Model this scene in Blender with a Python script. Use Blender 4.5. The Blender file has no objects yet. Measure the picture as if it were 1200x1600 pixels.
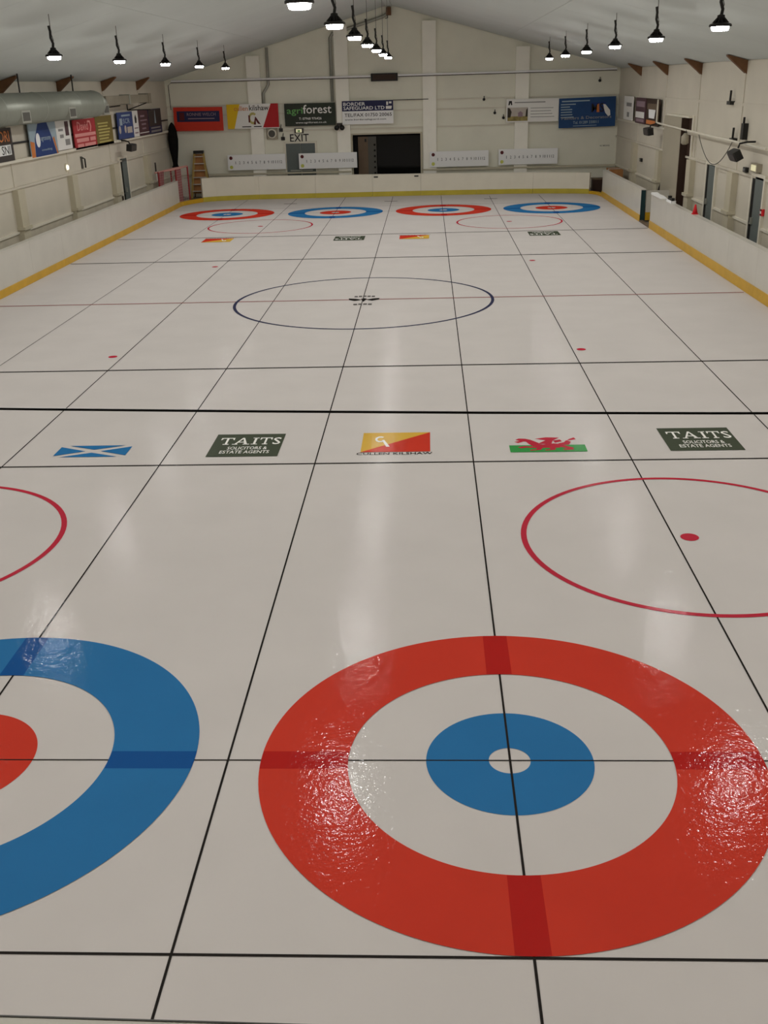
import bpy, math, random
from mathutils import Matrix, Vector
random.seed(4)
S = bpy.context.scene
COL = S.collection

# ------------------------------------------------------------------ camera, world, exposure
cam_data = bpy.data.cameras.new('camera')
cam = bpy.data.objects.new('camera', cam_data)
COL.objects.link(cam)
cam_data.sensor_fit = 'VERTICAL'
cam_data.sensor_height = 24.0
cam_data.lens = 24.0 * 1608.405 / 1600.0
cam_data.clip_start = 0.05
cam_data.clip_end = 200
r_, u_, b_ = (0.99891588, 0.03840227, -0.02631225), (0.00944788, 0.38621917, 0.92235866), (0.04558296, -0.9216073, 0.38543764)
cam.matrix_world = Matrix(((r_[0], u_[0], b_[0], -0.55737), (r_[1], u_[1], b_[1], -6.26799), (r_[2], u_[2], b_[2], 4.60173), (0, 0, 0, 1)))
S.camera = cam
world = bpy.data.worlds.new('world')
S.world = world
world.use_nodes = True
world.node_tree.nodes['Background'].inputs[0].default_value = (0.8, 0.85, 0.9, 1)
world.node_tree.nodes['Background'].inputs[1].default_value = 0.02
S.view_settings.view_transform = 'Standard'
S.view_settings.look = 'None'
S.view_settings.gamma = 1.0
S.view_settings.use_curve_mapping = False
S.view_settings.exposure = 0.0
S.cycles.use_denoising = True
S.cycles.max_bounces = 8
S.cycles.diffuse_bounces = 5
S.cycles.glossy_bounces = 3
S.cycles.sample_clamp_indirect = 6.0
LAMP_W = 29.5

# ------------------------------------------------------------------ materials
def lin(c):
    c = c / 255.0
    return c / 12.92 if c <= 0.04045 else ((c + 0.055) / 1.055) ** 2.4

def mat(name, rgb, rough=0.6, spec=0.4, metal=0.0, noise=0.0, nscale=6.0, emit=0.0, bump=0.0, bscale=60.0, alpha=1.0):
    m = bpy.data.materials.new(name)
    m.use_nodes = True
    nt = m.node_tree
    p = nt.nodes['Principled BSDF']
    col = (lin(rgb[0]), lin(rgb[1]), lin(rgb[2]), 1)
    p.inputs['Base Color'].default_value = col
    p.inputs['Roughness'].default_value = rough
    p.inputs['Specular IOR Level'].default_value = spec
    p.inputs['Metallic'].default_value = metal
    if emit:
        p.inputs['Emission Color'].default_value = col
        p.inputs['Emission Strength'].default_value = emit
    if noise or bump:
        tc = nt.nodes.new('ShaderNodeTexCoord')
    if noise:
        n = nt.nodes.new('ShaderNodeTexNoise')
        n.inputs['Scale'].default_value = nscale
        n.inputs['Detail'].default_value = 4
        nt.links.new(tc.outputs['Object'], n.inputs['Vector'])
        mr = nt.nodes.new('ShaderNodeMapRange')
        mr.inputs['From Min'].default_value = 0.3
        mr.inputs['From Max'].default_value = 0.7
        mr.inputs['To Min'].default_value = 1 - noise
        mr.inputs['To Max'].default_value = 1 + noise * 0.5
        nt.links.new(n.outputs['Fac'], mr.inputs['Value'])
        mx = nt.nodes.new('ShaderNodeMix')
        mx.data_type = 'RGBA'
        mx.blend_type = 'MULTIPLY'
        mx.inputs['Factor'].default_value = 1.0
        mx.inputs['A'].default_value = col
        nt.links.new(mr.outputs['Result'], mx.inputs['B'])
        nt.links.new(mx.outputs['Result'], p.inputs['Base Color'])
    if bump:
        n2 = nt.nodes.new('ShaderNodeTexNoise')
        n2.inputs['Scale'].default_value = bscale
        n2.inputs['Detail'].default_value = 2
        nt.links.new(tc.outputs['Object'], n2.inputs['Vector'])
        bp = nt.nodes.new('ShaderNodeBump')
        bp.inputs['Strength'].default_value = bump
        bp.inputs['Distance'].default_value = 0.01
        nt.links.new(n2.outputs['Fac'], bp.inputs['Height'])
        nt.links.new(bp.outputs['Normal'], p.inputs['Normal'])
    return m

def ice_mat(name, rgb, noise=0.02):
    """what lies in or under the ice: the same wet, pebbled, slightly wavy surface over it"""
    m = mat(name, rgb, rough=0.6, spec=0.0, noise=noise, nscale=1.2)
    nt = m.node_tree
    p = nt.nodes['Principled BSDF']
    g = nt.nodes.new('ShaderNodeNewGeometry')
    a = nt.nodes.new('ShaderNodeTexNoise')
    a.inputs['Scale'].default_value = 34.0
    a.inputs['Detail'].default_value = 2
    b = nt.nodes.new('ShaderNodeTexNoise')
    b.inputs['Scale'].default_value = 9.0
    b.inputs['Detail'].default_value = 3
    nt.links.new(g.outputs['Position'], a.inputs['Vector'])
    nt.links.new(g.outputs['Position'], b.inputs['Vector'])
    ad = nt.nodes.new('ShaderNodeMath')
    ad.operation = 'MULTIPLY_ADD'
    ad.inputs[1].default_value = 2.0
    nt.links.new(b.outputs['Fac'], ad.inputs[0])
    nt.links.new(a.outputs['Fac'], ad.inputs[2])
    bp = nt.nodes.new('ShaderNodeBump')
    bp.inputs['Strength'].default_value = 0.3
    bp.inputs['Distance'].default_value = 0.006
    nt.links.new(ad.outputs[0], bp.inputs['Height'])
    gl = nt.nodes.new('ShaderNodeBsdfGlossy')                    # thin wet gloss over the matt, snow-filled ice
    gl.inputs['Roughness'].default_value = 0.09
    nt.links.new(bp.outputs['Normal'], gl.inputs['Normal'])
    mx = nt.nodes.new('ShaderNodeMixShader')
    mx.inputs[0].default_value = 0.02
    nt.links.new(p.outputs['BSDF'], mx.inputs[1])
    nt.links.new(gl.outputs['BSDF'], mx.inputs[2])
    nt.links.new(mx.outputs[0], nt.nodes['Material Output'].inputs['Surface'])
    return m

M = {}
M['ice'] = ice_mat('ice', (206, 200, 196), 0.03)
M['ice_red'] = ice_mat('ice_red', (202, 60, 44), 0.05)
M['ice_red_dark'] = ice_mat('ice_red_dark', (178, 34, 30), 0.03)
M['ice_blue'] = ice_mat('ice_blue', (46, 114, 168), 0.04)
M['ice_blue_dark'] = ice_mat('ice_blue_dark', (26, 82, 146), 0.03)
M['ice_line'] = ice_mat('ice_line', (38, 34, 32), 0.0)
M['ice_line_grey'] = ice_mat('ice_line_grey', (96, 92, 90), 0.0)
M['ice_line_red'] = ice_mat('ice_line_red', (150, 92, 90), 0.0)
M['ice_circle_red'] = ice_mat('ice_circle_red', (188, 48, 66), 0.05)
M['ice_circle_blue'] = ice_mat('ice_circle_blue', (58, 60, 84), 0.0)
M['ice_green'] = ice_mat('ice_green', (62, 150, 76), 0.05)
M['ice_dkgreen'] = ice_mat('ice_dkgreen', (74, 80, 66), 0.05)
M['ice_yellow'] = ice_mat('ice_yellow', (214, 172, 70), 0.05)
M['ice_white'] = ice_mat('ice_white', (240, 238, 232), 0.0)
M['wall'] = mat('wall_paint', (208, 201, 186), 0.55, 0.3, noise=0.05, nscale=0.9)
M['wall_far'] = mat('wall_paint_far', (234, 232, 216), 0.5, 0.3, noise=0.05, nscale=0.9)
M['wall_low'] = mat('wall_paint_low_shade', (196, 188, 170), 0.6, 0.3, noise=0.12, nscale=1.6)  # greyer low band: its own tone plus shade put into the colour
M['column'] = mat('column_paint', (252, 249, 238), 0.5, 0.3, noise=0.03, nscale=2)
M['trim'] = mat('trim_paint', (226, 220, 204), 0.5, 0.3, noise=0.05, nscale=2)
M['trim_dull'] = mat('trim_paint_dull', (198, 190, 168), 0.55, 0.3, noise=0.06, nscale=2)
M['ceiling'] = mat('ceiling_sheet', (208, 214, 213), 0.65, 0.05, noise=0.03, nscale=0.7)
M['concrete'] = mat('concrete', (120, 114, 106), 0.8, 0.2, noise=0.2, nscale=3)
M['board'] = mat('board_plastic', (204, 200, 191), 0.3, 0.4, noise=0.05, nscale=1.3)
M['board_far'] = mat('board_plastic_lit', (226, 220, 204), 0.35, 0.3, noise=0.05, nscale=1.3)  # same plastic as the side boards, lightened to stand in for far-end light
M['kick'] = mat('kick_yellow', (206, 160, 30), 0.4, 0.4, noise=0.1, nscale=2.5)
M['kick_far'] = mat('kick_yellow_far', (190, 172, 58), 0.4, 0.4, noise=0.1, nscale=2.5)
M['black'] = mat('black_plastic', (24, 22, 20), 0.5, 0.4)
M['cloth_black'] = mat('black_cloth', (26, 24, 22), 0.9, 0.1, noise=0.2, nscale=8)
M['dark'] = mat('dark_void', (16, 15, 14), 0.7, 0.2)
M['steel'] = mat('galvanised_steel', (164, 164, 154), 0.45, 0.5, metal=0.35, noise=0.08, nscale=2)
M['duct'] = mat('duct_skin', (150, 153, 143), 0.38, 0.5, metal=0.25, noise=0.08, nscale=1.5)
M['duct_grey'] = mat('duct_box', (140, 132, 116), 0.5, 0.4, metal=0.2, noise=0.1, nscale=2)
M['grille'] = mat('grille_dark', (88, 86, 80), 0.6, 0.3)
M['wood'] = mat('brown_timber', (112, 78, 50), 0.6, 0.3, noise=0.25, nscale=5)
M['pine'] = mat('pine_timber', (176, 148, 84), 0.6, 0.3, noise=0.2, nscale=6)
M['card'] = mat('cardboard', (168, 118, 74), 0.8, 0.2, noise=0.15, nscale=5)
M['brown_dark'] = mat('dark_brown', (58, 40, 30), 0.6, 0.3)
M['brown_leaf'] = mat('brown_leaf', (110, 92, 74), 0.6, 0.3, noise=0.1, nscale=3)
M['door'] = mat('door_blue_grey', (100, 108, 106), 0.5, 0.3, noise=0.05, nscale=3)
M['panel_grey'] = mat('panel_grey', (166, 158, 140), 0.5, 0.3, noise=0.04, nscale=1)
M['glass_dark'] = mat('dark_glass', (10, 11, 10), 0.12, 0.2)
M['teal'] = mat('board_core', (22, 52, 56), 0.6, 0.3)
M['red'] = mat('print_red', (210, 44, 30), 0.55, 0.3)
M['orange_red'] = mat('print_orange_red', (208, 56, 34), 0.55, 0.3, noise=0.05)
M['crimson'] = mat('print_crimson', (184, 28, 34), 0.55, 0.3)
M['pinkred'] = mat('print_pink_red', (176, 46, 54), 0.55, 0.3)
M['pale_pink'] = mat('print_pale_pink', (226, 150, 146), 0.55, 0.3)
M['navy'] = mat('print_navy', (36, 38, 78), 0.55, 0.3)
M['navy2'] = mat('print_deep_blue', (26, 56, 118), 0.55, 0.3)
M['msblue'] = mat('print_mid_blue', (32, 72, 122), 0.55, 0.3, noise=0.15, nscale=1.5)
M['skyblue'] = mat('print_blue', (56, 74, 128), 0.55, 0.3)
M['paleblue'] = mat('print_pale_blue', (160, 178, 190), 0.55, 0.3)
M['yellow'] = mat('print_yellow', (232, 190, 20), 0.55, 0.3)
M['paleyellow'] = mat('print_pale_yellow', (204, 206, 100), 0.55, 0.3)
M['orange'] = mat('print_orange', (206, 122, 62), 0.55, 0.3)
M['olive'] = mat('print_olive', (122, 106, 52), 0.55, 0.3)
M['gold'] = mat('print_gold', (188, 176, 104), 0.55, 0.3)
M['dkgreen'] = mat('print_dark_green', (46, 54, 42), 0.55, 0.3, noise=0.2, nscale=1.2)
M['lime'] = mat('print_green', (104, 168, 92), 0.55, 0.3)
M['white'] = mat('print_white', (246, 246, 246), 0.5, 0.3)
M['offwhite'] = mat('print_off_white', (238, 236, 232), 0.5, 0.3)
M['grey'] = mat('print_grey', (146, 144, 142), 0.5, 0.3)
M['ink'] = mat('print_ink', (34, 30, 30), 0.5, 0.3)
M['numgrey'] = mat('print_number_grey', (104, 104, 106), 0.5, 0.3)
M['maroon'] = mat('print_maroon', (92, 24, 28), 0.5, 0.3)
M['charcoal'] = mat('print_charcoal', (62, 56, 54), 0.55, 0.3)
M['plum'] = mat('print_plum', (84, 56, 62), 0.55, 0.3)
M['mauve'] = mat('print_mauve', (150, 126, 136), 0.55, 0.3)
M['meadow'] = mat('print_meadow', (158, 142, 84), 0.55, 0.3, noise=0.4, nscale=6)
M['stone'] = mat('print_stone', (196, 186, 176), 0.55, 0.3, noise=0.1, nscale=4)
M['tree'] = mat('print_tree', (60, 52, 38), 0.55, 0.3, noise=0.3, nscale=9)
M['goal_red'] = mat('goal_red', (150, 40, 44), 0.5, 0.4)
M['goal_pink'] = mat('goal_pink', (206, 150, 140), 0.5, 0.4)
M['net'] = mat('net_cord', (206, 184, 178), 0.8, 0.2)
M['net_red'] = mat('net_red_cloth', (150, 92, 92), 0.85, 0.1, noise=0.15, nscale=5)
M['cone'] = mat('cone_red', (222, 32, 44), 0.45, 0.4)
M['lens'] = mat('lamp_lens', (255, 252, 244), 0.4, 0.3, emit=122.0)
M['bulb'] = mat('bulkhead_glow', (255, 244, 220), 0.4, 0.3, emit=1.3)
M['exit_glow'] = mat('exit_glow', (236, 230, 190), 0.4, 0.3, emit=0.35)

# ------------------------------------------------------------------ mesh builder
class MB:
    def __init__(s):
        s.v, s.f = [], []
    def add(s, vs, fs):
        k = len(s.v)
        s.v += [tuple(p) for p in vs]
        s.f += [tuple(i + k for i in f) for f in fs]
        return s
    def box(s, x0, x1, y0, y1, z0, z1):
        return s.add([(x0, y0, z0), (x1, y0, z0), (x1, y1, z0), (x0, y1, z0), (x0, y0, z1), (x1, y0, z1), (x1, y1, z1), (x0, y1, z1)],
                     [(0, 3, 2, 1), (4, 5, 6, 7), (0, 1, 5, 4), (1, 2, 6, 5), (2, 3, 7, 6), (3, 0, 4, 7)])
    def bevbox(s, x0, x1, y0, y1, z0, z1, c):
        """box with its four vertical (z) edges chamfered"""
        p = [(x0 + c, y0), (x1 - c, y0), (x1, y0 + c), (x1, y1 - c), (x1 - c, y1), (x0 + c, y1), (x0, y1 - c), (x0, y0 + c)]
        return s.prism(p, z0, z1)
    def prism(s, p, z0, z1):
        n = len(p)
        vs = [(a, b, z0) for a, b in p] + [(a, b, z1) for a, b in p]
        fs = [tuple(reversed(range(n))), tuple(range(n, 2 * n))] + [(i, (i + 1) % n, n + (i + 1) % n, n + i) for i in range(n)]
        return s.add(vs, fs)
    def prism_xz(s, p, y0, y1):
        n = len(p)
        vs = [(a, y0, b) for a, b in p] + [(a, y1, b) for a, b in p]
        fs = [tuple(range(n)), tuple(reversed(range(n, 2 * n)))] + [(i, n + i, n + (i + 1) % n, (i + 1) % n) for i in range(n)]
        return s.add(vs, fs)
    def quad(s, a, b, c, d):
        return s.add([a, b, c, d], [(0, 1, 2, 3)])
    def face_xz(s, p, y):
        return s.add([(a, y, b) for a, b in p], [tuple(range(len(p)))])
    def rect(s, x0, z0, x1, z1, y):
        return s.face_xz([(x0, z0), (x1, z0), (x1, z1), (x0, z1)], y)
    def disc_xz(s, x, z, r, y, n=20, rz=None):
        rz = rz or r
        return s.face_xz([(x + r * math.cos(2 * math.pi * i / n), z + rz * math.sin(2 * math.pi * i / n)) for i in range(n)], y)
    def flat(s, x0, y0, x1, y1, z):
        return s.add([(x0, y0, z), (x1, y0, z), (x1, y1, z), (x0, y1, z)], [(0, 1, 2, 3)])
    def ring(s, x, y, ro, ri, z, n=96):
        vs = []
        for i in range(n):
            a = 2 * math.pi * i / n
            vs += [(x + ro * math.cos(a), y + ro * math.sin(a), z), (x + ri * math.cos(a), y + ri * math.sin(a), z)]
        return s.add(vs, [(2 * i, (2 * i + 2) % (2 * n), (2 * i + 3) % (2 * n), 2 * i + 1) for i in range(n)])
    def disc(s, x, y, r, z, n=40):
        return s.add([(x + r * math.cos(2 * math.pi * i / n), y + r * math.sin(2 * math.pi * i / n), z) for i in range(n)], [tuple(range(n))])
    def lathe(s, prof, n=20, x=0, y=0, axis='z'):
        vs, fs = [], []
        for r, z in prof:
            for i in range(n):
                a = 2 * math.pi * i / n
                c, d = r * math.cos(a), r * math.sin(a)
                vs.append((x + c, y + d, z) if axis == 'z' else (x + c, z, y + d))
        for k in range(len(prof) - 1):
            for i in range(n):
                j = (i + 1) % n
                fs.append((k * n + i, k * n + j, (k + 1) * n + j, (k + 1) * n + i))
        m = len(prof)
        fs.append(tuple(reversed(range(n))))
        fs.append(tuple((m - 1) * n + i for i in range(n)))
        return s.add(vs, fs)
    def tube(s, pts, r, n=8):
        pts = [Vector(p) for p in pts]
        vs, fs = [], []
        up = None
        for i, p in enumerate(pts):
            d = (pts[min(i + 1, len(pts) - 1)] - pts[max(i - 1, 0)]).normalized()
            if up is None or abs(up.dot(d)) > 0.95:
                up = Vector((0, 0, 1)) if abs(d.z) < 0.9 else Vector((1, 0, 0))
            a = d.cross(up).normalized()
            b = a.cross(d).normalized()
            up = b
            for k in range(n):
                t = 2 * math.pi * k / n
                vs.append(p + a * (r * math.cos(t)) + b * (r * math.sin(t)))
        for i in range(len(pts) - 1):
            for k in range(n):
                j = (k + 1) % n
                fs.append((i * n + k, i * n + j, (i + 1) * n + j, (i + 1) * n + k))
        m = len(pts)
        fs.append(tuple(range(n)))
        fs.append(tuple((m - 1) * n + i for i in reversed(range(n))))
        return s.add(vs, fs)
    def strip(s, path, t0, t1, z0, z1):
        """a wall along a path: t0..t1 outward (left of travel); z0, z1 numbers or per-point lists"""
        P = [Vector((a, b)) for a, b in path]
        n = len(P)
        nor = []
        for i in range(n):
            d0 = (P[i] - P[i - 1]).normalized() if i else None
            d1 = (P[i + 1] - P[i]).normalized() if i < n - 1 else None
            d0 = d0 or d1
            d1 = d1 or d0
            m = Vector((-(d0 + d1).y, (d0 + d1).x)).normalized()
            nor.append(m / max(0.3, m.dot(Vector((-d1.y, d1.x)))))
        Z0 = z0 if isinstance(z0, (list, tuple)) else [z0] * n
        Z1 = z1 if isinstance(z1, (list, tuple)) else [z1] * n
        vs, fs = [], []
        for i in range(n):
            a, b = P[i] + nor[i] * t0, P[i] + nor[i] * t1
            vs += [(a.x, a.y, Z0[i]), (b.x, b.y, Z0[i]), (b.x, b.y, Z1[i]), (a.x, a.y, Z1[i])]
        for i in range(n - 1):
            k = 4 * i
            for q in range(4):
                w = (q + 1) % 4
                fs.append((k + q, k + w, k + 4 + w, k + 4 + q))
        fs += [(3, 2, 1, 0), (4 * n - 4, 4 * n - 3, 4 * n - 2, 4 * n - 1)]
        return s.add(vs, fs)
    def text(s, body, x0, z0, x1, z1, y, stretch=True):
        """flat lettering fitted in the rectangle x0..x1, z0..z1 of the local xz plane"""
        pts, fs = letters(body)
        X = [p[0] for p in pts]
        Y = [p[1] for p in pts]
        w, h = max(X) - min(X), max(Y) - min(Y)
        kx, kz = (x1 - x0) / w, (z1 - z0) / h
        if not stretch:
            kx = min(kx, kz)
        return s.add([(x0 + (p[0] - min(X)) * kx, y, z0 + (p[1] - min(Y)) * kz) for p in pts], fs)
    def build(s, name, m, parent=None, smooth=False, kind=None, label=None):
        me = bpy.data.meshes.new(name)
        me.from_pydata(s.v, [], s.f)
        me.update()
        if smooth:
            me.polygons.foreach_set('use_smooth', [len(p.vertices) == 4 for p in me.polygons])
        me.materials.append(M[m])
        o = bpy.data.objects.new(name, me)
        COL.objects.link(o)
        if parent:
            o.parent = parent
        if kind:
            o['kind'] = kind
        if label:
            o['label'] = label
        if parent and ('lettering' in name or name == 'text_block'):
            o['kind'] = 'stuff'                                  # a line of small characters, too small to pick apart
        return o

_letters = {}
def letters(body):
    if body not in _letters:
        c = bpy.data.curves.new('letters', 'FONT')
        c.body = body
        c.resolution_u = 2
        c.offset = 0.008
        o = bpy.data.objects.new('letters', c)
        COL.objects.link(o)
        me = bpy.data.meshes.new_from_object(o.evaluated_get(bpy.context.evaluated_depsgraph_get()))
        _letters[body] = ([(v.co.x, v.co.y) for v in me.vertices], [tuple(p.vertices) for p in me.polygons])
        bpy.data.objects.remove(o)
        bpy.data.curves.remove(c)
        bpy.data.meshes.remove(me)
    return _letters[body]

def thing(name, label, cat, loc=(0, 0, 0), rot=(0, 0, 0), group=None):
    o = bpy.data.objects.new(name, None)
    o.empty_display_size = 0.2
    COL.objects.link(o)
    o.location = loc
    o.rotation_euler = rot
    o['label'] = label
    o['category'] = cat
    if group:
        o['group'] = group
    return o

def tag(o, label, cat, group=None):
    o['label'] = label
    o['category'] = cat
    if group:
        o['group'] = group
    return o

def copy_thing(src, loc, label, rot=None):
    r = src.copy()
    COL.objects.link(r)
    r.location = loc
    if rot:
        r.rotation_euler = rot
    r['label'] = label
    for ch in [o for o in COL.objects if o.parent == src]:
        c = ch.copy()
        COL.objects.link(c)
        c.parent = r
        for g in [o for o in COL.objects if o.parent == ch]:
            d = g.copy()
            COL.objects.link(d)
            d.parent = c
    return r

PI = math.pi
FAR, LEFT, RIGHT, ICE = (0, 0, 0), (0, 0, PI / 2), (0, 0, -PI / 2), (-PI / 2, 0, 0)   # art lies in the local xz plane and faces local -y

# ------------------------------------------------------------------ room shell
XL, XR, YF, YN, XM = -12.1, 7.8, 42.3, -5.35, -2.15
ZE, ZA = 4.88, 7.62
SL = (ZA - ZE) / (XR - XM)
def zc(x):
    return ZA - SL * abs(x - XM)

BAYS = [42.3 - 4.75 * k for k in range(0, 11)] + [YN]
fl = MB().box(XL - 0.3, XR + 0.3, -9.0, YF + 3.2, -0.3, -0.02).build('floor.001', 'concrete', kind='structure')
ice = MB().box(-10.95, 6.65, -4.0, 40.45, -0.02, 0.0).build('floor', 'ice', kind='structure')

# ceiling: two slopes of sheet panels, one per bay
ce = MB()
for sgn in (-1, 1):
    xe = XL - 0.3 if sgn < 0 else XR + 0.3
    ce.prism_xz([(XM, zc(XM) + 0.06), (xe, zc(xe) + 0.06), (xe, zc(xe) + 0.2), (XM, zc(XM) + 0.2)], -9.0, YF + 0.3)
ceil = ce.build('ceiling', 'ceiling', kind='structure')
for i in range(len(BAYS) - 1):
    y1, y0 = BAYS[i] - 0.004, BAYS[i + 1] + 0.004
    for xa, xb in ((XL, XM - 5.0), (XM - 4.99, XM - 0.02), (XM + 0.02, XM + 4.99), (XM + 5.0, XR)):
        MB().prism_xz([(xa, zc(xa)), (xb, zc(xb)), (xb, zc(xb) + 0.05), (xa, zc(xa) + 0.05)], y0, y1).build('ceiling_panel', 'ceiling', ceil)
MB().prism_xz([(XM - 0.12, ZA - 0.07), (XM + 0.12, ZA - 0.07), (XM + 0.12, ZA - 0.02), (XM - 0.12, ZA - 0.02)], YN, YF).build('ridge_strip', 'ceiling', ceil)

BANDS = [(0, 0.93), (0.99, 2.1), (2.16, 2.8), (2.88, 3.76), (3.84, 4.86)]
def side_wall(name, x, s):
    """s = +1: the wall's inner face looks to +x (left wall)"""
    w = MB().box(min(x, x - 0.3 * s), max(x, x - 0.3 * s), -9.0, YF + 0.3, -0.3, ZE + 0.2).build(name, 'wall', kind='structure')
    def bx(a, b, y0, y1, z0, z1):
        xa, xb = x + a * s, x + b * s
        return MB().box(min(xa, xb), max(xa, xb), y0, y1, z0, z1)
    for i in range(9):
        y1, y0 = BAYS[i], BAYS[i + 1]
        for k, (z0, z1) in enumerate(BANDS):
            bx(0, 0.03, y0 + 0.01, y1 - 0.01, z0, z1).build('wall_panel', 'wall_low' if k == 0 else 'wall', w)
        for z0, z1, d, m in ((0.93, 0.99, 0.08, 'trim'), (2.1, 2.16, 0.09, 'wall'), (2.8, 2.88, 0.16 if s > 0 else 0.09, 'trim'), (3.76, 3.84, 0.05, 'wall')):
            bx(0, d, y0, y1, z0, z1).build('girt', m, w)
    for i in range(1, 9):
        y = BAYS[i]
        bx(0.03, 0.2, y - 0.26, y + 0.26, 0, 2.1).build('pilaster', 'trim_dull', w)
        bx(0.03, 0.26, y - 0.3, y + 0.3, 1.02, 1.1).build('pilaster_pad', 'trim_dull', w)
        bx(0.03, 0.055, y - 0.06, y + 0.06, 2.16, ZE).build('stanchion', 'wall', w)
        xa, xb = x + 0.03 * s, x + 0.56 * s                       # dark timber knee bracket under the roof
        MB().prism_xz([(xa, 4.54), (xa, zc(xa) - 0.015), (xb, zc(xb) - 0.015), (xb, zc(xb) - 0.05)], y - 0.09, y + 0.09).build('roof_bracket', 'wood', w, label='dark brown timber bracket under the eaves')
    return w
wl = side_wall('wall_left', XL, 1)
wr = side_wall('wall_right', XR, -1)
MB().tube([(XL + 0.08, 10, 3.3), (XL + 0.08, 41.9, 3.3)], 0.03, 6).build('handrail_pipe', 'black', wl)

# far wall with the dark opening
HX0, HX1, HZ = -3.88, -0.87, 2.46
wf = MB()
wf.box(XL - 0.3, HX0, YF, YF + 0.3, -0.3, HZ).box(HX1, XR + 0.3, YF, YF + 0.3, -0.3, HZ)
wf.prism_xz([(XL - 0.3, HZ), (XR + 0.3, HZ), (XR + 0.3, ZE), (XM, ZA + 0.1), (XL - 0.3, ZE)], YF, YF + 0.3)
wf = wf.build('wall_far', 'wall_far', kind='structure')
CX = [XL, -8.1, -4.25, -0.45, 3.56, XR]
FB = [(0.97, 2.68), (2.74, 3.4), (3.46, 3.8), (3.86, 4.84)]
for i in range(5):
    a, b = CX[i] + 0.01, CX[i + 1] - 0.01
    pieces = [(a, b, z0, z1) for z0, z1 in [(0, 0.9)] + FB]
    if i == 2:
        pieces = [(a, HX0 - 0.1, 0, HZ + 0.1), (HX1 + 0.1, b, 0, HZ + 0.1)] + [(a, b, z0, z1) for z0, z1 in FB[1:]]
    for p in pieces:
        MB().box(p[0], p[1], YF - 0.03, YF, p[2], p[3]).build('wall_panel', 'wall_far', wf)
    g = [(a, 4.9), (b, 4.9), (b, max(4.92, zc(b) - 0.03))]
    if a < XM < b:
        g.append((XM, zc(XM) - 0.05))
    g.append((a, max(4.92, zc(a) - 0.03)))
    MB().prism_xz(g, YF - 0.03, YF).build('gable_panel', 'wall_far', wf)
for x in CX[1:5]:
    MB().box(x - 0.29, x + 0.29, YF - 0.2, YF, 0, zc(x) - 0.12 - 0.29 * SL).build('column', 'column', wf)
for i in range(5):
    for z in (2.71, 3.43, 3.83):
        a, b = CX[i] + 0.3 * (i > 0), CX[i + 1] - 0.3 * (i < 4)
        MB().box(a, b, YF - 0.07, YF, z - 0.025, z + 0.025).build('girt', 'trim', wf)
for a, b in ((XL, HX0 - 0.1), (HX1 + 0.1, XR)):
    MB().box(a, b, YF - 0.24, YF - 0.2, 0.9, 0.97).build('bumper_rail', 'trim_dull', wf)

# near wall of the viewing gallery: the camera looks through its opening
wn = MB().box(XL, XR, YN - 0.15, YN + 0.15, -0.02, 3.3).box(XL, -3.4, YN - 0.15, YN + 0.15, 3.3, 5.2).box(2.4, XR, YN - 0.15, YN + 0.15, 3.3, 5.2)
wn.prism_xz([(XL, 5.2), (XR, 5.2), (XM, ZA + 0.1)], YN - 0.15, YN + 0.15)
wn.box(XL, XR, -9.3, -9.0, -0.3, 8)
wn = wn.build('wall_near', 'wall', kind='structure')
t = thing('window_ledge', 'pale window ledge with dark lip at bottom left corner of photo', 'ledge', (-1.186, -5.2, 3.37), (0, 0, -0.019))
MB().box(-2.2, 3.5, -0.32, 0.0, -0.07, 0.0).build('sill_board', 'trim', t)
MB().box(-2.2, 3.5, 0.0, 0.0025, -0.07, 0.001).build('sill_lip', 'grille', t)
# black cable stretched across the gallery opening
pts = []
for i in range(25):
    f = i / 24
    x = -3.4 + 5.8 * f
    pts.append((x, -5.2, 4.3306 - 0.0205 * (x + 3.4) + 0.0075 * ((x + 0.61) ** 2 - 0.174)))
tag(MB().tube(pts, 0.0014, 8).build('safety_cable', 'black', smooth=True), 'thin black cable stretched across the view over the ice', 'cable')

# ------------------------------------------------------------------ lines in the ice
T, H, R12 = 34.747, 6.401, 1.829
LX = {-4: (-8.40, 'ice_line_grey'), -3: (-6.265, 'ice_line'), -2: (-4.14, 'ice_line'), -1: (-2.075, 'ice_line'), 0: (0.003, 'ice_line'), 1: (2.05, 'ice_line'), 2: (4.145, 'ice_line')}
for k, (x, m) in LX.items():
    w = 0.0085 if k % 2 == 0 else 0.0085
    MB().flat(x - w, -3.9, x + w, 40.2 if k < 1 else 39.5, 0.003).build('centre_line' if k % 2 == 0 else 'sheet_line', m, ice)
for y, w, m, n in ((0, 0.0065, 'ice_line', 'tee_line'), (T, 0.008, 'ice_line', 'tee_line'), (-R12 - 0.01, 0.01, 'ice_line', 'back_line'), (T + R12 + 0.012, 0.012, 'ice_line', 'back_line'),
                   (H, 0.02, 'ice_line', 'hog_line'), (T - H, 0.035, 'ice_line', 'hog_line'), (11.36, 0.03, 'ice_line', 'zone_line'), (23.44, 0.04, 'ice_line', 'zone_line'),
                   (17.39, 0.035, 'ice_line_red', 'half_way_line')):
    MB().flat(-10.85, y - w, 6.55, y + w, 0.0032).build(n, m, ice)
for x, y in ((-6.3, 38.2), (-2.1, 38.3), (2.05, 38.4)):
    MB().flat(x - 0.27, y - 0.05, x + 0.27, y + 0.05, 0.0036).build('hack_line', 'ice_line', ice)
for x, y, r in ((2.217, 3.95, 1.80), (-6.47, 3.95, 1.80), (2.26, 30.85, 1.84), (-6.49, 31.05, 1.86)):
    MB().ring(x, y, r, r - 0.062, 0.0034).build('faceoff_circle', 'ice_circle_red', ice)
    MB().disc(x, y, 0.098, 0.0034, 24).build('faceoff_dot', 'ice_circle_red', ice)
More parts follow.
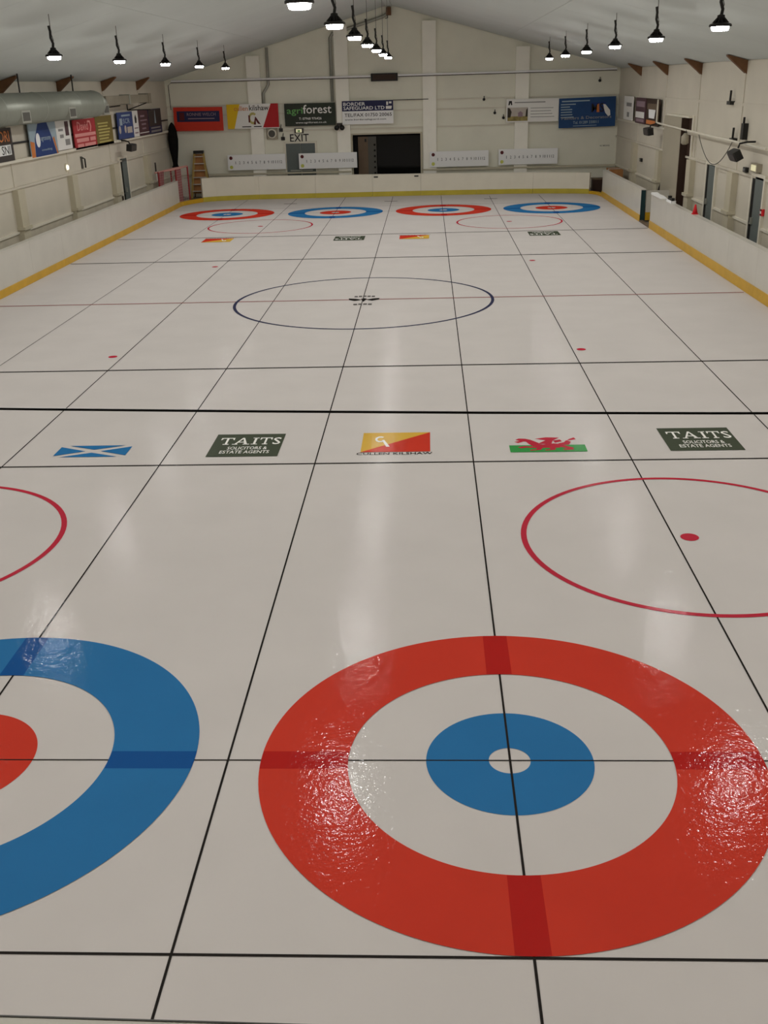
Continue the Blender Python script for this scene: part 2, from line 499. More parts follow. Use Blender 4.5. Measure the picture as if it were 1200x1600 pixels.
for x, y in ((-6.46, 12.36), (2.21, 12.34), (-6.465, 22.43), (2.27, 22.42)):
    MB().disc(x, y, 0.085, 0.0034, 24).build('faceoff_dot', 'ice_circle_red', ice)
MB().ring(-2.05, 17.28, 2.97, 2.90, 0.0035, 128).build('centre_circle', 'ice_circle_blue', ice)

# ------------------------------------------------------------------ curling houses
def house(x, y, outer, inner, label, dark):
    t = thing('curling_house', label, 'curling house', (x, y, 0), group='curling houses on the ice')
    a = MB().ring(0, 0, R12, 1.183, 0.0045, 160)
    a.build('outer_ring', outer, t)
    MB().ring(0, 0, 0.61, 0.152, 0.0022, 96).build('inner_ring', inner, t)
    for q in range(4):
        w = 0.105
        ro, ri = math.sqrt(R12 ** 2 - w * w), 1.183
        pts = [(ri, -w), (ro, -w), (R12, 0), (ro, w), (ri, w)]
        c, s = math.cos(q * PI / 2), math.sin(q * PI / 2)
        MB().add([(p[0] * c - p[1] * s, p[0] * s + p[1] * c, 0.005) for p in pts], [(0, 1, 2, 3, 4)]).build('overlap_strip', dark, t)
    return t
house(0.0, 0.0, 'ice_red', 'ice_blue', 'large red ring with blue inner ring nearest the camera', 'ice_red_dark')
house(-4.155, 0.0, 'ice_blue', 'ice_red', 'large blue ring with red centre cut by left edge, nearest the camera', 'ice_blue_dark')
house(-8.37, T + 0.15, 'ice_red', 'ice_blue', 'far red ring with blue centre by the left corner of the boards', 'ice_red_dark')
house(-4.13, T, 'ice_blue', 'ice_red', 'far blue ring with red centre between the two far red rings', 'ice_blue_dark')
house(0.03, T, 'ice_red', 'ice_blue', 'far red ring with blue centre between the two far blue rings', 'ice_red_dark')
house(4.15, T - 0.05, 'ice_blue', 'ice_red', 'far blue ring with red centre by the right corner of the boards', 'ice_blue_dark')

# ------------------------------------------------------------------ printed sheets frozen into the ice (art in local xz, laid flat)
def sheet(name, label, x, y, turn=0.0, cat='ice logo', group=None):
    return thing(name, label, cat, (x, y, 0.005), (-PI / 2, 0, 0) if not turn else (-PI / 2, 0, PI), group)

def tee_letter(mb, x0, z0, w, h, y):
    st, sr = w * 0.16, h * 0.1
    c = x0 + w / 2
    mb.rect(c - st / 2, z0 + sr, c + st / 2, z0 + h - sr, y)
    mb.rect(x0, z0 + h - sr, x0 + w, z0 + h, y)
    mb.face_xz([(x0, z0 + h * 0.68), (x0 + w * 0.06, z0 + h * 0.68), (x0 + w * 0.16, z0 + h - sr), (x0, z0 + h - sr)], y)
    mb.face_xz([(x0 + w * 0.94, z0 + h * 0.68), (x0 + w, z0 + h * 0.68), (x0 + w, z0 + h - sr), (x0 + w * 0.84, z0 + h - sr)], y)
    mb.rect(c - w * 0.22, z0, c + w * 0.22, z0 + sr, y)

def taits(x, y, label, turn=0):
    w, h = 0.975, 0.95
    t = sheet('solicitors_logo', label, x, y, turn, group='dark green solicitors logos in the ice')
    MB().rect(-w / 2, -h / 2, w / 2, h / 2, 0).build('background', 'ice_dkgreen', t)
    m = MB()
    z, hh, y_ = 0.02, 0.29, -0.001
    tee_letter(m, -0.40, z, 0.19, hh, y_)
    st = 0.03                                                    # A with slab feet
    m.face_xz([(-0.19, z), (-0.165, z), (-0.085, z + hh * 0.86), (-0.085, z + hh), (-0.1, z + hh)], y_)
    m.face_xz([(-0.045, z), (0.0, z), (-0.075, z + hh), (-0.095, z + hh)], y_)
    m.rect(-0.14, z + hh * 0.3, -0.055, z + hh * 0.4, y_)
    m.rect(-0.215, z, -0.14, z + hh * 0.09, y_)
    m.rect(-0.065, z, 0.025, z + hh * 0.09, y_)
    m.rect(0.075, z, 0.108, z + hh, y_)                          # I
    m.rect(0.048, z, 0.135, z + hh * 0.09, y_)
    m.rect(0.048, z + hh * 0.91, 0.135, z + hh, y_)
    tee_letter(m, 0.155, z, 0.17, hh, y_)
    m.text('S', 0.345, z, 0.455, z + hh, y_)
    m.build('lettering', 'ice_white', t)
    MB().text('SOLICITORS &', -0.25, -0.19, 0.3, -0.07, y_).text('ESTATE AGENTS', -0.33, -0.35, 0.35, -0.23, y_).build('small_lettering', 'ice_white', t)
    return t
taits(-3.1, 7.18, 'dark green solicitors panel in the ice left of the yellow and red one')
taits(3.105, 7.205, 'dark green solicitors panel in the ice near the right edge')
taits(-3.085, 27.51, 'small dark solicitors panel lying far off left of centre', 1)
taits(3.13, 27.66, 'small dark solicitors panel lying far off on the right', 1)

def kilshaw(x, y, label, turn=0):
    w, h = 0.94, 0.82
    t = sheet('estate_agent_logo', label, x, y, turn, group='yellow and red logos in the ice')
    MB().face_xz([(-w / 2, -h / 2), (w / 2, h / 2), (-w / 2, h / 2)], 0).build('yellow_half', 'ice_yellow', t)
    MB().face_xz([(-w / 2, -h / 2), (w / 2, -h / 2), (w / 2, h / 2)], 0).build('red_half', 'ice_red', t)
    m = MB()
    for i in range(9):                                           # pale curl and tail of the monogram
        a0, a1 = 0.9 + i * 0.5, 0.9 + (i + 1) * 0.5
        m.face_xz([(-0.22 + r * math.cos(a), 0.12 + 1.7 * r * math.sin(a)) for a, r in ((a0, 0.075), (a1, 0.075), (a1, 0.045), (a0, 0.045))], -0.001)
    m.face_xz([(-0.2, 0.08), (-0.17, 0.1), (-0.08, -0.2), (-0.13, -0.2)], -0.001)
    m.build('monogram', 'ice_white', t)
    MB().text('CULLEN KILSHAW', -w / 2 - 0.05, -h / 2 - 0.11, w / 2 + 0.03, -h / 2 - 0.02, 0).build('lettering', 'ice_line', t)
kilshaw(-1.03, 7.23, 'yellow and red triangle panel in the near ice at centre')
kilshaw(-7.38, 27.68, 'small red and yellow panel lying far off at the left', 1)
kilshaw(-1.005, 27.47, 'small red and yellow panel lying far off at the centre', 1)

t = sheet('scottish_flag', 'blue and white saltire flag in the ice at left', -5.21, 7.0, cat='flag')
w, h, a, b = 0.50, 0.235, 0.105, 0.062
for p in ([(-w + a, h), (w - a, h), (0, b)], [(-w + a, -h), (0, -b), (w - a, -h)], [(-w, -h + b * 0.8), (-a, 0), (-w, h - b * 0.8)], [(w, -h + b * 0.8), (w, h - b * 0.8), (a, 0)]):
    MB().face_xz(p, 0).build('blue_triangle', 'ice_blue', t)

t = sheet('welsh_flag', 'green and white flag with red dragon in the ice', 1.02, 6.745, cat='flag')
MB().rect(-0.51, 0, 0.51, 0.28, 0).build('green_band', 'ice_green', t)
MB().rect(-0.51, 0.28, 0.51, 0.62, 0).build('white_band', 'ice', t)
D = MB()
y_ = -0.001
for p in ([(-0.16, 0.16), (0.16, 0.16), (0.22, 0.3), (0.1, 0.34), (-0.05, 0.3), (-0.18, 0.36)],               # body
          [(-0.18, 0.2), (-0.1, 0.36), (-0.2, 0.5), (-0.28, 0.52), (-0.27, 0.42), (-0.24, 0.33)],               # neck
          [(-0.41, 0.5), (-0.36, 0.56), (-0.27, 0.55), (-0.2, 0.5), (-0.27, 0.42), (-0.34, 0.44)],              # head
          [(-0.43, 0.42), (-0.36, 0.45), (-0.3, 0.42), (-0.38, 0.37)],                                          # jaw
          [(-0.12, 0.33), (0.06, 0.3), (0.1, 0.46), (0.2, 0.58), (0.02, 0.6), (-0.14, 0.54), (0.0, 0.47)],      # wing
          [(0.1, 0.46), (0.2, 0.5), (0.22, 0.42), (0.12, 0.36)],
          [(0.16, 0.24), (0.3, 0.28), (0.34, 0.4), (0.28, 0.46), (0.24, 0.38), (0.16, 0.34)],                   # tail
          [(0.28, 0.44), (0.42, 0.5), (0.4, 0.58), (0.33, 0.52)],
          [(-0.16, 0.2), (-0.3, 0.24), (-0.4, 0.2), (-0.36, 0.15), (-0.28, 0.18), (-0.15, 0.15)],               # raised foreleg
          [(-0.14, 0.18), (-0.06, 0.18), (-0.1, 0.08), (-0.24, 0.05), (-0.24, 0.09), (-0.16, 0.1)],
          [(0.02, 0.18), (0.1, 0.18), (0.1, 0.08), (-0.04, 0.05), (-0.04, 0.09), (0.03, 0.1)],
          [(0.12, 0.22), (0.22, 0.26), (0.34, 0.16), (0.34, 0.08), (0.2, 0.06), (0.2, 0.1), (0.26, 0.13)]):
    D.face_xz(p, y_)
    y_ -= 0.00006
D.build('dragon', 'ice_circle_red', t)

t = sheet('centre_crest', 'small winged black crest at the centre of the rink', -2.05, 17.33, cat='crest')
m = MB()
for s_ in (-1, 1):
    m.face_xz([(s_ * 0.06, 0.05), (s_ * 0.2, 0.16), (s_ * 0.36, 0.2), (s_ * 0.34, 0.02), (s_ * 0.2, -0.1), (s_ * 0.1, -0.02)] if s_ > 0 else
              [(-0.06, 0.05), (-0.1, -0.02), (-0.2, -0.1), (-0.34, 0.02), (-0.36, 0.2), (-0.2, 0.16)], 0)
m.build('wings', 'ice_line', t)
MB().face_xz([(-0.07, 0.12), (0, -0.22), (0.07, 0.12), (0, 0.2)], -0.0005).build('shield', 'ice_line', t)
m = MB()
for zc_, n_, w_ in ((0.45, 5, 0.5), (-0.47, 4, 0.44)):
    for i in range(n_):
        x0 = -w_ / 2 + i * w_ / n_
        m.rect(x0 + 0.012, zc_ - 0.07 - abs(i - (n_ - 1) / 2) * 0.02, x0 + w_ / n_ - 0.012, zc_ + 0.07 - abs(i - (n_ - 1) / 2) * 0.02, 0)
m.build('scroll', 'ice_line_grey', t, kind='stuff')

# ------------------------------------------------------------------ rink boards
def split_path(path, step):
    P = [Vector(p) for p in path]
    L = [0]
    for a, b in zip(P, P[1:]):
        L.append(L[-1] + (b - a).length)
    n = max(1, round(L[-1] / step))
    def at(s):
        for i in range(len(P) - 1):
            if s <= L[i + 1] + 1e-9:
                return P[i].lerp(P[i + 1], (s - L[i]) / (L[i + 1] - L[i]))
        return P[-1]
    out = []
    for k in range(n):
        a, b = L[-1] * k / n + 0.003, L[-1] * (k + 1) / n - 0.003
        out.append([tuple(at(a))] + [tuple(P[i]) for i in range(len(P)) if a < L[i] < b] + [tuple(at(b))])
    return out

def barrier(label, path, step, zt, kick_h, kick='kick', stop=None):
    t = thing('rink_barrier', label, 'rink boards', (path[0][0], path[0][1], 0))
    ox, oy = path[0]
    for seg in split_path([(a - ox, b - oy) for a, b in path], step):
        z1 = [zt(a + ox) for a, b in seg]
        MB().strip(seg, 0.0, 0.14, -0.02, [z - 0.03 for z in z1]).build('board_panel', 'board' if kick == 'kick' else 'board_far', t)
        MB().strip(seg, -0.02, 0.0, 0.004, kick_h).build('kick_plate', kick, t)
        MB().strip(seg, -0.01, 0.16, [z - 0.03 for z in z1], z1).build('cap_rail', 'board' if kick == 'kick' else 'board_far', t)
    return t
B_L = [(-10.9, -4.0), (-10.9, 37.95)]
B_F = [(-10.27, 39.68), (-9.72, 40.02), (-9.0, 40.2), (-8.1, 40.36), (-2.96, 40.36), (-0.86, 40.36), (3.0, 40.2), (4.4, 40.0), (5.7, 39.68), (6.25, 39.42)]
B_RF = [(6.6, 38.25), (6.6, 30.05)]
B_RN = [(6.6, 28.4), (6.6, -4.0)]
zfar = lambda x: 0.98 - 0.008 * (x + 10)
bl = barrier('long white left rink boards with a yellow kick strip', B_L, 2.4, lambda x: 1.05, 0.19)
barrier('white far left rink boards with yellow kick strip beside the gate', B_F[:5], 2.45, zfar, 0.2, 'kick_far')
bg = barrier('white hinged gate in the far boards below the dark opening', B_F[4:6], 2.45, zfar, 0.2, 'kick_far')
for x in (-2.8, -1.05):
    MB().box(x - 0.09 + 2.96, x + 0.09 + 2.96, -0.03, 0.0, 0.79, 0.84).build('hinge', 'black', bg, label='black gate hinge')
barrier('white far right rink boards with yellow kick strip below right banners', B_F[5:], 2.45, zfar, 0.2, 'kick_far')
brf = barrier('short white right boards between open gate and far corner', B_RF, 2.7, lambda x: 1.05, 0.22)
MB().box(0.0, 0.15, -8.21, -8.195, 0.0, 1.02).build('end_face', 'teal', brf, label='dark teal end of the boards')
brn = barrier('long white right rink boards with a yellow kick strip', B_RN, 2.4, lambda x: 1.06, 0.24)
for lab, p in (('yellow threshold across the left corner gap in front of the goal', [(-10.9, 37.96), (-10.86, 38.4), (-10.62, 39.1), (-10.28, 39.67)]),
               ('yellow threshold across the right corner gap in the boards', [(6.26, 39.41), (6.5, 39.0), (6.6, 38.26)]),
               ('worn threshold in the open gate of the right boards', [(6.6, 30.04), (6.6, 28.41)])):
    tag(MB().strip(p, -0.02, 0.1, 0.004, 0.17 if 'left' in lab else 0.12 if 'corner' in lab else 0.05).build('gate_threshold', 'kick' if 'yellow' in lab else 'brown_leaf'), lab, 'threshold')
t = thing('gate_leaf', 'open white gate leaf swung out behind the right boards', 'gate', (6.78, 30.12, 0))
MB().box(0.0, 0.85, -0.05, 0.0, 0.3, 1.0).build('board_panel', 'board', t)
MB().box(0.0, 0.85, -0.06, 0.0, 0.04, 0.3).build('kick_plate', 'kick', t)

# ------------------------------------------------------------------ high bay lamps
def lamp(label, loc, drop):
    """black round high bay lamp; root at the lens; hangs by a cable of length drop"""
    t = thing('high_bay_lamp', label, 'lamp', loc, group='black high bay lamps under the roof')
    MB().lathe([(0.025, 0.17), (0.055, 0.16), (0.062, 0.07), (0.1, 0.055), (0.155, 0.04), (0.168, 0.025), (0.168, 0.002), (0.14, 0.0)][::-1], 24).build('housing', 'black', t, smooth=True)
    m = MB()
    for i in range(12):                                          # cooling fins
        a = 2 * PI * i / 12
        c, s = math.cos(a), math.sin(a)
        m.add([(c * r - s * w, s * r + c * w, z) for r, z in ((0.05, 0.06), (0.13, 0.055), (0.05, 0.14)) for w in (-0.004, 0.004)], [(0, 2, 3, 1), (2, 4, 5, 3), (0, 4, 2), (1, 3, 5)])
    m.build('cooling_fin', 'black', t)['kind'] = 'stuff'
    MB().lathe([(0.0, -0.06), (0.1, -0.058), (0.12, -0.05), (0.134, 0.0)], 24).build('lens', 'lens', t, smooth=True)
    k = 0.36
    m = MB().tube([(0, 0, 0.15), (0.015, 0, 0.24), (-0.02, 0, 0.34), (-0.012, 0, 0.2 + k * 0.72), (-0.03, 0, 0.2 + k)], 0.026, 6)
    m.build('power_cable', 'black', t, smooth=True)
    m = MB().tube([(0.0, 0, 0.2), (0.03, 0, 0.3), (0.0, 0, 0.42), (0, 0, drop)], 0.007, 6)
    m.build('hanging_wire', 'grille', t, smooth=True)
    l = bpy.data.lights.new('lamp_light', 'AREA')
    l.shape = 'DISK'
    l.size = 0.24
    l.energy = LAMP_W
    l.color = (1.0, 0.99, 0.98)
    lo = bpy.data.objects.new('lamp_light', l)
    COL.objects.link(lo)
    lo.parent = t
    lo.location = (0, 0, -0.075)
    return t
ORD = ['nearest the far wall', 'second from the far wall', 'third from the far wall', 'fourth from the far wall', 'fifth from the far wall', 'sixth from the far wall', 'seventh from the far wall', 'eighth from the far wall', 'added out of view nearest the viewing gallery']
for row, x, z, n in (('left', -8.0, 5.24, 9), ('middle', -1.97, 5.43, 9), ('right', 3.91, 5.24, 9)):  # last lamp of each row is added, unseen, to brighten the near ice
    for i in range(n):
        y = 34.97 - 4.75 * i
        zz = z
        if row == 'middle' and i == 7:
            y, zz = 1.15, 5.75                                   # unseen lamp, moved off its row and raised so its glint misses the ice
        lamp('black round high bay lamp in the %s row, %s' % (row, ORD[i]), (x, y, zz), zc(x) - zz - (0.06 if row == 'middle' else 0.0))

# ------------------------------------------------------------------ banners
def board(name, label, w, h, loc, rot, backing, arms, cat='banner', off=0.0):
    """flat sign: root at its bottom centre, art faces local -y; arms reach back to the wall"""
    t = thing(name, label, cat, loc, rot, 'advertising banners on the walls' if cat == 'banner' else 'numbered score boards on the far wall')
    MB().box(-w / 2, w / 2, 0.0, 0.03, 0, h).build('panel', backing, t)
    for s in (-1, 1):
        if arms:
            MB().box(s * w * 0.36 - 0.02, s * w * 0.36 + 0.02, 0.03, arms, h * 0.8, h * 0.8 + 0.04).build('bracket', 'trim_dull', t)
    return t
YB = 42.02
AR = 0.26
t = board('banner', 'orange red banner with navy name panel left of the others', 2.18, 0.98, (-10.66, YB, 2.81), (0, 0.012, 0), 'orange_red', AR)
MB().rect(-0.95, 0.38, 0.95, 0.82, -0.003).build('name_panel', 'navy', t)
MB().text('RONNIE WELCH', -0.5, 0.62, 0.78, 0.75, -0.006).rect(-0.46, 0.49, 0.72, 0.53, -0.006).build('lettering', 'mauve', t)
MB().rect(-0.84, 0.44, -0.62, 0.76, -0.006).build('emblem', 'maroon', t)

t = board('banner', 'white banner with yellow left and red right wedges', 2.28, 1.01, (-8.23, YB, 2.85), FAR, 'offwhite', AR)
MB().face_xz([(-1.14, 0.0), (-0.85, 0.0), (-0.55, 1.01), (-1.14, 1.01)], -0.003).build('yellow_wedge', 'yellow', t)
MB().face_xz([(0.42, 0.03), (1.14, 0.03), (1.14, 1.01), (0.82, 1.01)], -0.003).build('red_wedge', 'crimson', t)
MB().text('cullen', -0.82, 0.74, -0.2, 0.93, -0.006).build('lettering', 'orange', t)
MB().text('kilshaw', -0.14, 0.74, 0.72, 0.96, -0.006).rect(-0.5, 0.06, -0.1, 0.1, -0.006).rect(0.02, 0.06, 0.36, 0.1, -0.006).build('dark_lettering', 'ink', t)
m = MB()
for i in range(9):
    a0, a1 = 0.8 + i * 0.5, 0.8 + (i + 1) * 0.5
    m.face_xz([(0.0 + r * math.cos(a), 0.42 + 1.25 * r * math.sin(a)) for a, r in ((a0, 0.2), (a1, 0.2), (a1, 0.12), (a0, 0.12))], -0.006)
m.build('monogram', 'gold', t)
MB().face_xz([(0.02, 0.16), (0.1, 0.5), (0.17, 0.42), (0.33, 0.16), (0.2, 0.2), (0.12, 0.34), (0.12, 0.16)], -0.008).face_xz([(-0.2, 0.25), (-0.13, 0.25), (-0.13, 0.55), (-0.2, 0.55)], -0.008).build('monogram_tail', 'maroon', t)

t = board('banner', 'dark green banner with pale agricultural lettering above exit door', 2.24, 0.93, (-5.7, YB, 2.9), FAR, 'dkgreen', AR)
MB().text('agri', -1.02, 0.42, -0.32, 0.76, -0.003).build('lettering', 'lime', t)
MB().text('forest', -0.3, 0.5, 0.95, 0.86, -0.003).text('T: 07968 976426', -0.5, 0.25, 0.5, 0.35, -0.003).text('www.agriforest.co.uk', -0.65, 0.08, 0.72, 0.18, -0.003).build('white_lettering', 'offwhite', t)

t = board('banner', 'half navy half white security firm banner above dark opening', 2.24, 0.96, (-3.16, YB, 2.91), FAR, 'white', AR)
MB().rect(-1.12, 0.54, 1.12, 0.96, -0.003).build('navy_band', 'navy', t)
MB().text('BORDER', -1.06, 0.76, -0.1, 0.9, -0.006).text('SAFEGUARD LTD', -1.06, 0.59, 0.74, 0.73, -0.006).build('lettering', 'white', t)
MB().text('TEL/FAX 01750 20065', -1.02, 0.31, 1.05, 0.45, -0.006).text('www.bordersafeguard.com', -1.02, 0.14, 0.8, 0.23, -0.006).build('dark_lettering', 'ink', t)
MB().face_xz([(0.8, 0.6), (1.04, 0.6), (1.06, 0.72), (0.8, 0.72)], -0.006).rect(0.82, 0.76, 0.9, 0.9, -0.006).rect(0.94, 0.82, 1.05, 0.9, -0.006).build('emblem', 'offwhite', t)

t = board('banner', 'white banner with a country house photograph on its left', 2.26, 0.94, (4.02, YB, 2.82), FAR, 'offwhite', AR)
ph = MB().rect(-1.08, 0.05, -0.2, 0.6, -0.003).build('picture', 'stone', t)
MB().rect(-1.08, 0.05, -0.2, 0.24, -0.005).build('picture_meadow', 'meadow', ph)
MB().face_xz([(-1.08, 0.2), (-0.95, 0.2), (-0.9, 0.42), (-0.97, 0.56), (-1.08, 0.6)], -0.006).build('picture_tree', 'tree', ph)
MB().face_xz([(-0.3, 0.22), (-0.2, 0.22), (-0.2, 0.58), (-0.27, 0.5)], -0.006).build('picture_tree', 'tree', ph)
MB().rect(-0.62, 0.22, -0.42, 0.36, -0.006).face_xz([(-0.65, 0.36), (-0.39, 0.36), (-0.52, 0.45)], -0.006).build('picture_house', 'mauve', ph)
MB().face_xz([(-1.05, 0.7), (-0.99, 0.7), (-0.96, 0.8), (-0.93, 0.7), (-0.88, 0.7), (-0.9, 0.87), (-1.02, 0.87)], -0.003).build('emblem', 'ink', t)
m = MB().rect(-0.78, 0.78, 0.55, 0.82, -0.003)
for z, x1 in ((0.56, 0.9), (0.44, 0.8), (0.32, 0.86), (0.2, 0.95)):
    m.rect(-0.08, z - 0.012, x1, z + 0.012, -0.003)
m.build('lettering', 'grey', t)

t = board('banner', 'large blue decorating firm banner at the far right end', 2.44, 1.21, (6.4, YB, 2.54), (0, -0.016, 0), 'msblue', AR)
m = MB().rect(-1.1, 1.06, 0.1, 1.11, -0.003)
for i, x1 in enumerate((-0.5, -0.75, -0.65, -0.66, -0.64, -0.58)):
    m.rect(-1.14, 0.94 - i * 0.105, x1, 0.98 - i * 0.105, -0.003)
m.text('Tel. 01289 330011', -0.6, 0.15, 0.5, 0.27, -0.003).rect(-0.6, 0.06, 0.42, 0.085, -0.003)
m.build('lettering', 'paleblue', t)
MB().text('Painters & Decorators', -1.1, 0.34, 1.05, 0.46, -0.003).build('pale_lettering', 'grey', t)
MB().rect(0.14, 0.58, 0.8, 1.0, -0.003).build('emblem_panel', 'navy2', t)
MB().text('MS', 0.18, 0.6, 0.72, 0.96, -0.006).build('emblem_letters', 'ink', t)
MB().face_xz([(0.4, 0.6), (0.52, 0.6), (0.5, 0.95), (0.42, 0.9)], -0.008).build('emblem_figure', 'orange', t)
MB().face_xz([(0.68, 0.92), (0.78, 0.9), (0.98, 0.66), (1.0, 0.46), (0.9, 0.42), (0.78, 0.56), (0.72, 0.72)], -0.009).build('emblem_dove', 'offwhite', t)

for i, (xc, z0, n_) in enumerate(((-8.2, 1.11, 'farthest left, by the exit door'), (-5.0, 1.1, 'overlapping the exit door and dark opening'), (0.84, 1.04, 'just right of the dark opening'), (3.88, 1.06, 'farthest right, below the blue banner'))):
    t = board('score_board', 'white numbered score board ' + n_, 2.6, 0.655, (xc, YB, z0), FAR, 'white', AR, 'score board')
    MB().disc_xz(-1.15, 0.52, 0.075, -0.003).build('red_spot', 'maroon', t)
    MB().disc_xz(-1.15, 0.13, 0.075, -0.003).build('yellow_spot', 'paleyellow', t)
    for k in range(12):
        x = -0.95 + k * 0.185
        MB().text(str(k + 1), x - (0.012 if k == 0 else 0.03 if k < 9 else 0.06), 0.26, x + (0.012 if k == 0 else 0.03 if k < 9 else 0.06), 0.38, -0.003).build('number', 'numgrey', t)

# left wall banners, rows of sheets standing on the ledge under the duct
XB = XL + 0.16
def lb(label, y0, y1, z0, z1, m):
    return board('banner', label, y1 - y0, z1 - z0, (XB, (y0 + y1) / 2, z0), LEFT, m, 0.12)
t = lb('black banner with orange and white blocks at left edge', 21.2, 23.32, 2.87, 3.72, 'charcoal')
MB().rect(-1.0, 0.45, 0.95, 0.8, -0.003).build('orange_band', 'brown_dark', t)
MB().text('ORI', 0.1, 0.5, 0.85, 0.78, -0.006).build('lettering', 'orange', t)
MB().rect(-0.6, 0.16, 0.88, 0.42, -0.003).build('white_band', 'white', t)
MB().text('SNI', 0.2, 0.18, 0.8, 0.4, -0.006).build('dark_lettering', 'ink', t)
t = lb('pale banner with a tall blue arch shape under the duct', 24.65, 26.95, 2.84, 3.76, 'paleblue')
MB().face_xz([(-0.85, 0.0), (1.0, 0.0), (0.75, 0.45), (0.4, 0.92), (-0.35, 0.92), (-0.75, 0.5)], -0.003).build('blue_arch', 'navy2', t)
MB().face_xz([(-1.15, 0), (-0.86, 0), (-0.82, 0.4), (-1.15, 0.45)], -0.003).build('orange_edge', 'orange', t)
MB().face_xz([(1.02, 0.0), (1.12, 0.0), (0.92, 0.5), (0.78, 0.45)], -0.003).build('orange_edge', 'orange', t)
MB().disc_xz(-0.5, 0.45, 0.18, -0.006, 16, 0.2).build('emblem', 'white', t)
MB().text('agronomy', -0.25, 0.38, 0.6, 0.52, -0.006).text('consulting', -0.3, 0.12, 0.6, 0.2, -0.006).build('lettering', 'paleblue', t)
t = lb('white banner with small dark panel between blue arch and red banner', 26.98, 28.35, 2.9, 3.76, 'offwhite')
MB().rect(0.15, 0.4, 0.5, 0.82, -0.003).build('dark_panel', 'plum', t)
MB().rect(0.05, 0.12, 0.5, 0.3, -0.003).rect(-0.5, 0.55, -0.05, 0.62, -0.003).rect(-0.4, 0.35, -0.05, 0.45, -0.003).build('lettering', 'grey', t)
t = lb('red banner with pink lettering on left wall', 28.66, 31.02, 2.82, 3.73, 'pinkred')
MB().text('David', -0.8, 0.56, 0.35, 0.84, -0.003).face_xz([(0.35, 0.86), (0.62, 0.84), (0.72, 0.66), (0.62, 0.5), (0.5, 0.5), (0.6, 0.66), (0.54, 0.78), (0.35, 0.8)], -0.003).build('lettering', 'pale_pink', t)
MB().rect(-1.12, 0.38, 1.12, 0.48, -0.003).rect(-1.0, 0.21, 0.3, 0.33, -0.003).rect(0.45, 0.21, 1.05, 0.33, -0.003).rect(-0.95, 0.06, -0.3, 0.16, -0.003).rect(-0.2, 0.06, 1.0, 0.16, -0.003).build('text_block', 'pale_pink', t)
t = lb('olive green banner with gold text lines right of red one', 31.04, 33.05, 2.8, 3.76, 'olive')
m = MB()
for i in range(7):
    m.rect(-0.75 + 0.05 * (i % 2), 0.1 + i * 0.1, 0.7 - 0.1 * ((i * 3) % 4), 0.15 + i * 0.1, -0.003)
m.build('lettering', 'gold', t)
t = lb('blue banner with white print above the left black speaker', 33.82, 35.9, 2.86, 3.81, 'skyblue')
MB().text('SCR', -0.35, 0.55, 0.6, 0.72, -0.003).rect(-0.5, 0.8, 0.7, 0.86, -0.003).rect(-0.8, 0.5, -0.45, 0.74, -0.003).build('lettering', 'paleblue', t)
MB().disc_xz(-0.85, 0.35, 0.14, -0.003, 16).disc_xz(-0.1, 0.35, 0.14, -0.003, 16).rect(0.15, 0.2, 0.85, 0.42, -0.003).build('picture', 'stone', t)
t = lb('narrow white banner with a black figure on left wall', 35.93, 36.72, 2.87, 3.82, 'offwhite')
MB().face_xz([(-0.12, 0.5), (0.1, 0.5), (0.16, 0.66), (0.02, 0.82), (-0.14, 0.7)], -0.003).build('emblem', 'ink', t)
MB().rect(-0.28, 0.3, 0.28, 0.34, -0.003).rect(-0.25, 0.12, 0.25, 0.17, -0.003).build('lettering', 'mauve', t)
t = lb('dark plum banner with pale text lines on left wall', 36.75, 38.28, 2.86, 3.83, 'plum')
MB().rect(-0.45, 0.7, 0.2, 0.77, -0.003).rect(-0.5, 0.55, 0.55, 0.6, -0.003).rect(-0.35, 0.4, 0.35, 0.46, -0.003).rect(-0.3, 0.24, 0.3, 0.3, -0.003).build('lettering', 'mauve', t)
MB().rect(-0.72, 0.1, 0.74, 0.13, -0.003).build('pale_stripe', 'offwhite', t)
t = lb('charcoal banner with a white spire nearest the left far corner', 38.34, 40.5, 2.86, 3.82, 'navy')
MB().rect(-1.05, 0.3, 1.05, 0.94, -0.002).build('charcoal_field', 'charcoal', t)
MB().face_xz([(-0.12, 0.4), (0.14, 0.4), (0.06, 0.9), (0.0, 0.9)], -0.004).build('emblem', 'paleblue', t)
MB().rect(-0.8, 0.2, 0.8, 0.26, -0.004).rect(-0.8, 0.06, 0.85, 0.14, -0.004).build('lettering', 'grey', t)

# right wall banners
def rb(label, y0, y1, z0, z1, m):
    return board('banner', label, y1 - y0, z1 - z0, (XR - 0.16, (y0 + y1) / 2, z0), RIGHT, m, 0.12)
t = rb('pale banner nearest the corner on the right wall', 38.22, 40.2, 2.9, 3.8, 'offwhite')
MB().rect(-0.4, 0.52, 0.75, 0.66, -0.003).rect(-0.2, 0.12, 0.3, 0.3, -0.003).build('lettering', 'grey', t)
t = rb('dark plum banner with white block beside brown one on right wall', 35.62, 37.58, 2.86, 3.78, 'plum')
MB().rect(-0.8, 0.6, 0.8, 0.8, -0.003).rect(-0.75, 0.06, 0.75, 0.16, -0.003).build('lettering', 'mauve', t)
MB().rect(-0.92, 0.2, 0.8, 0.42, -0.003).build('white_block', 'offwhite', t)
t = rb('dark brown banner with white shield shape on the right wall', 33.2, 35.48, 2.86, 3.78, 'brown_dark')
MB().rect(-0.9, 0.55, 0.75, 0.75, -0.003).build('brown_block', 'brown_leaf', t)
MB().face_xz([(-0.55, 0.25), (0.45, 0.25), (0.6, 0.55), (-0.65, 0.55)], -0.006).build('shield', 'white', t)
MB().rect(-1.0, 0.04, 0.65, 0.18, -0.003).build('orange_block', 'orange', t)

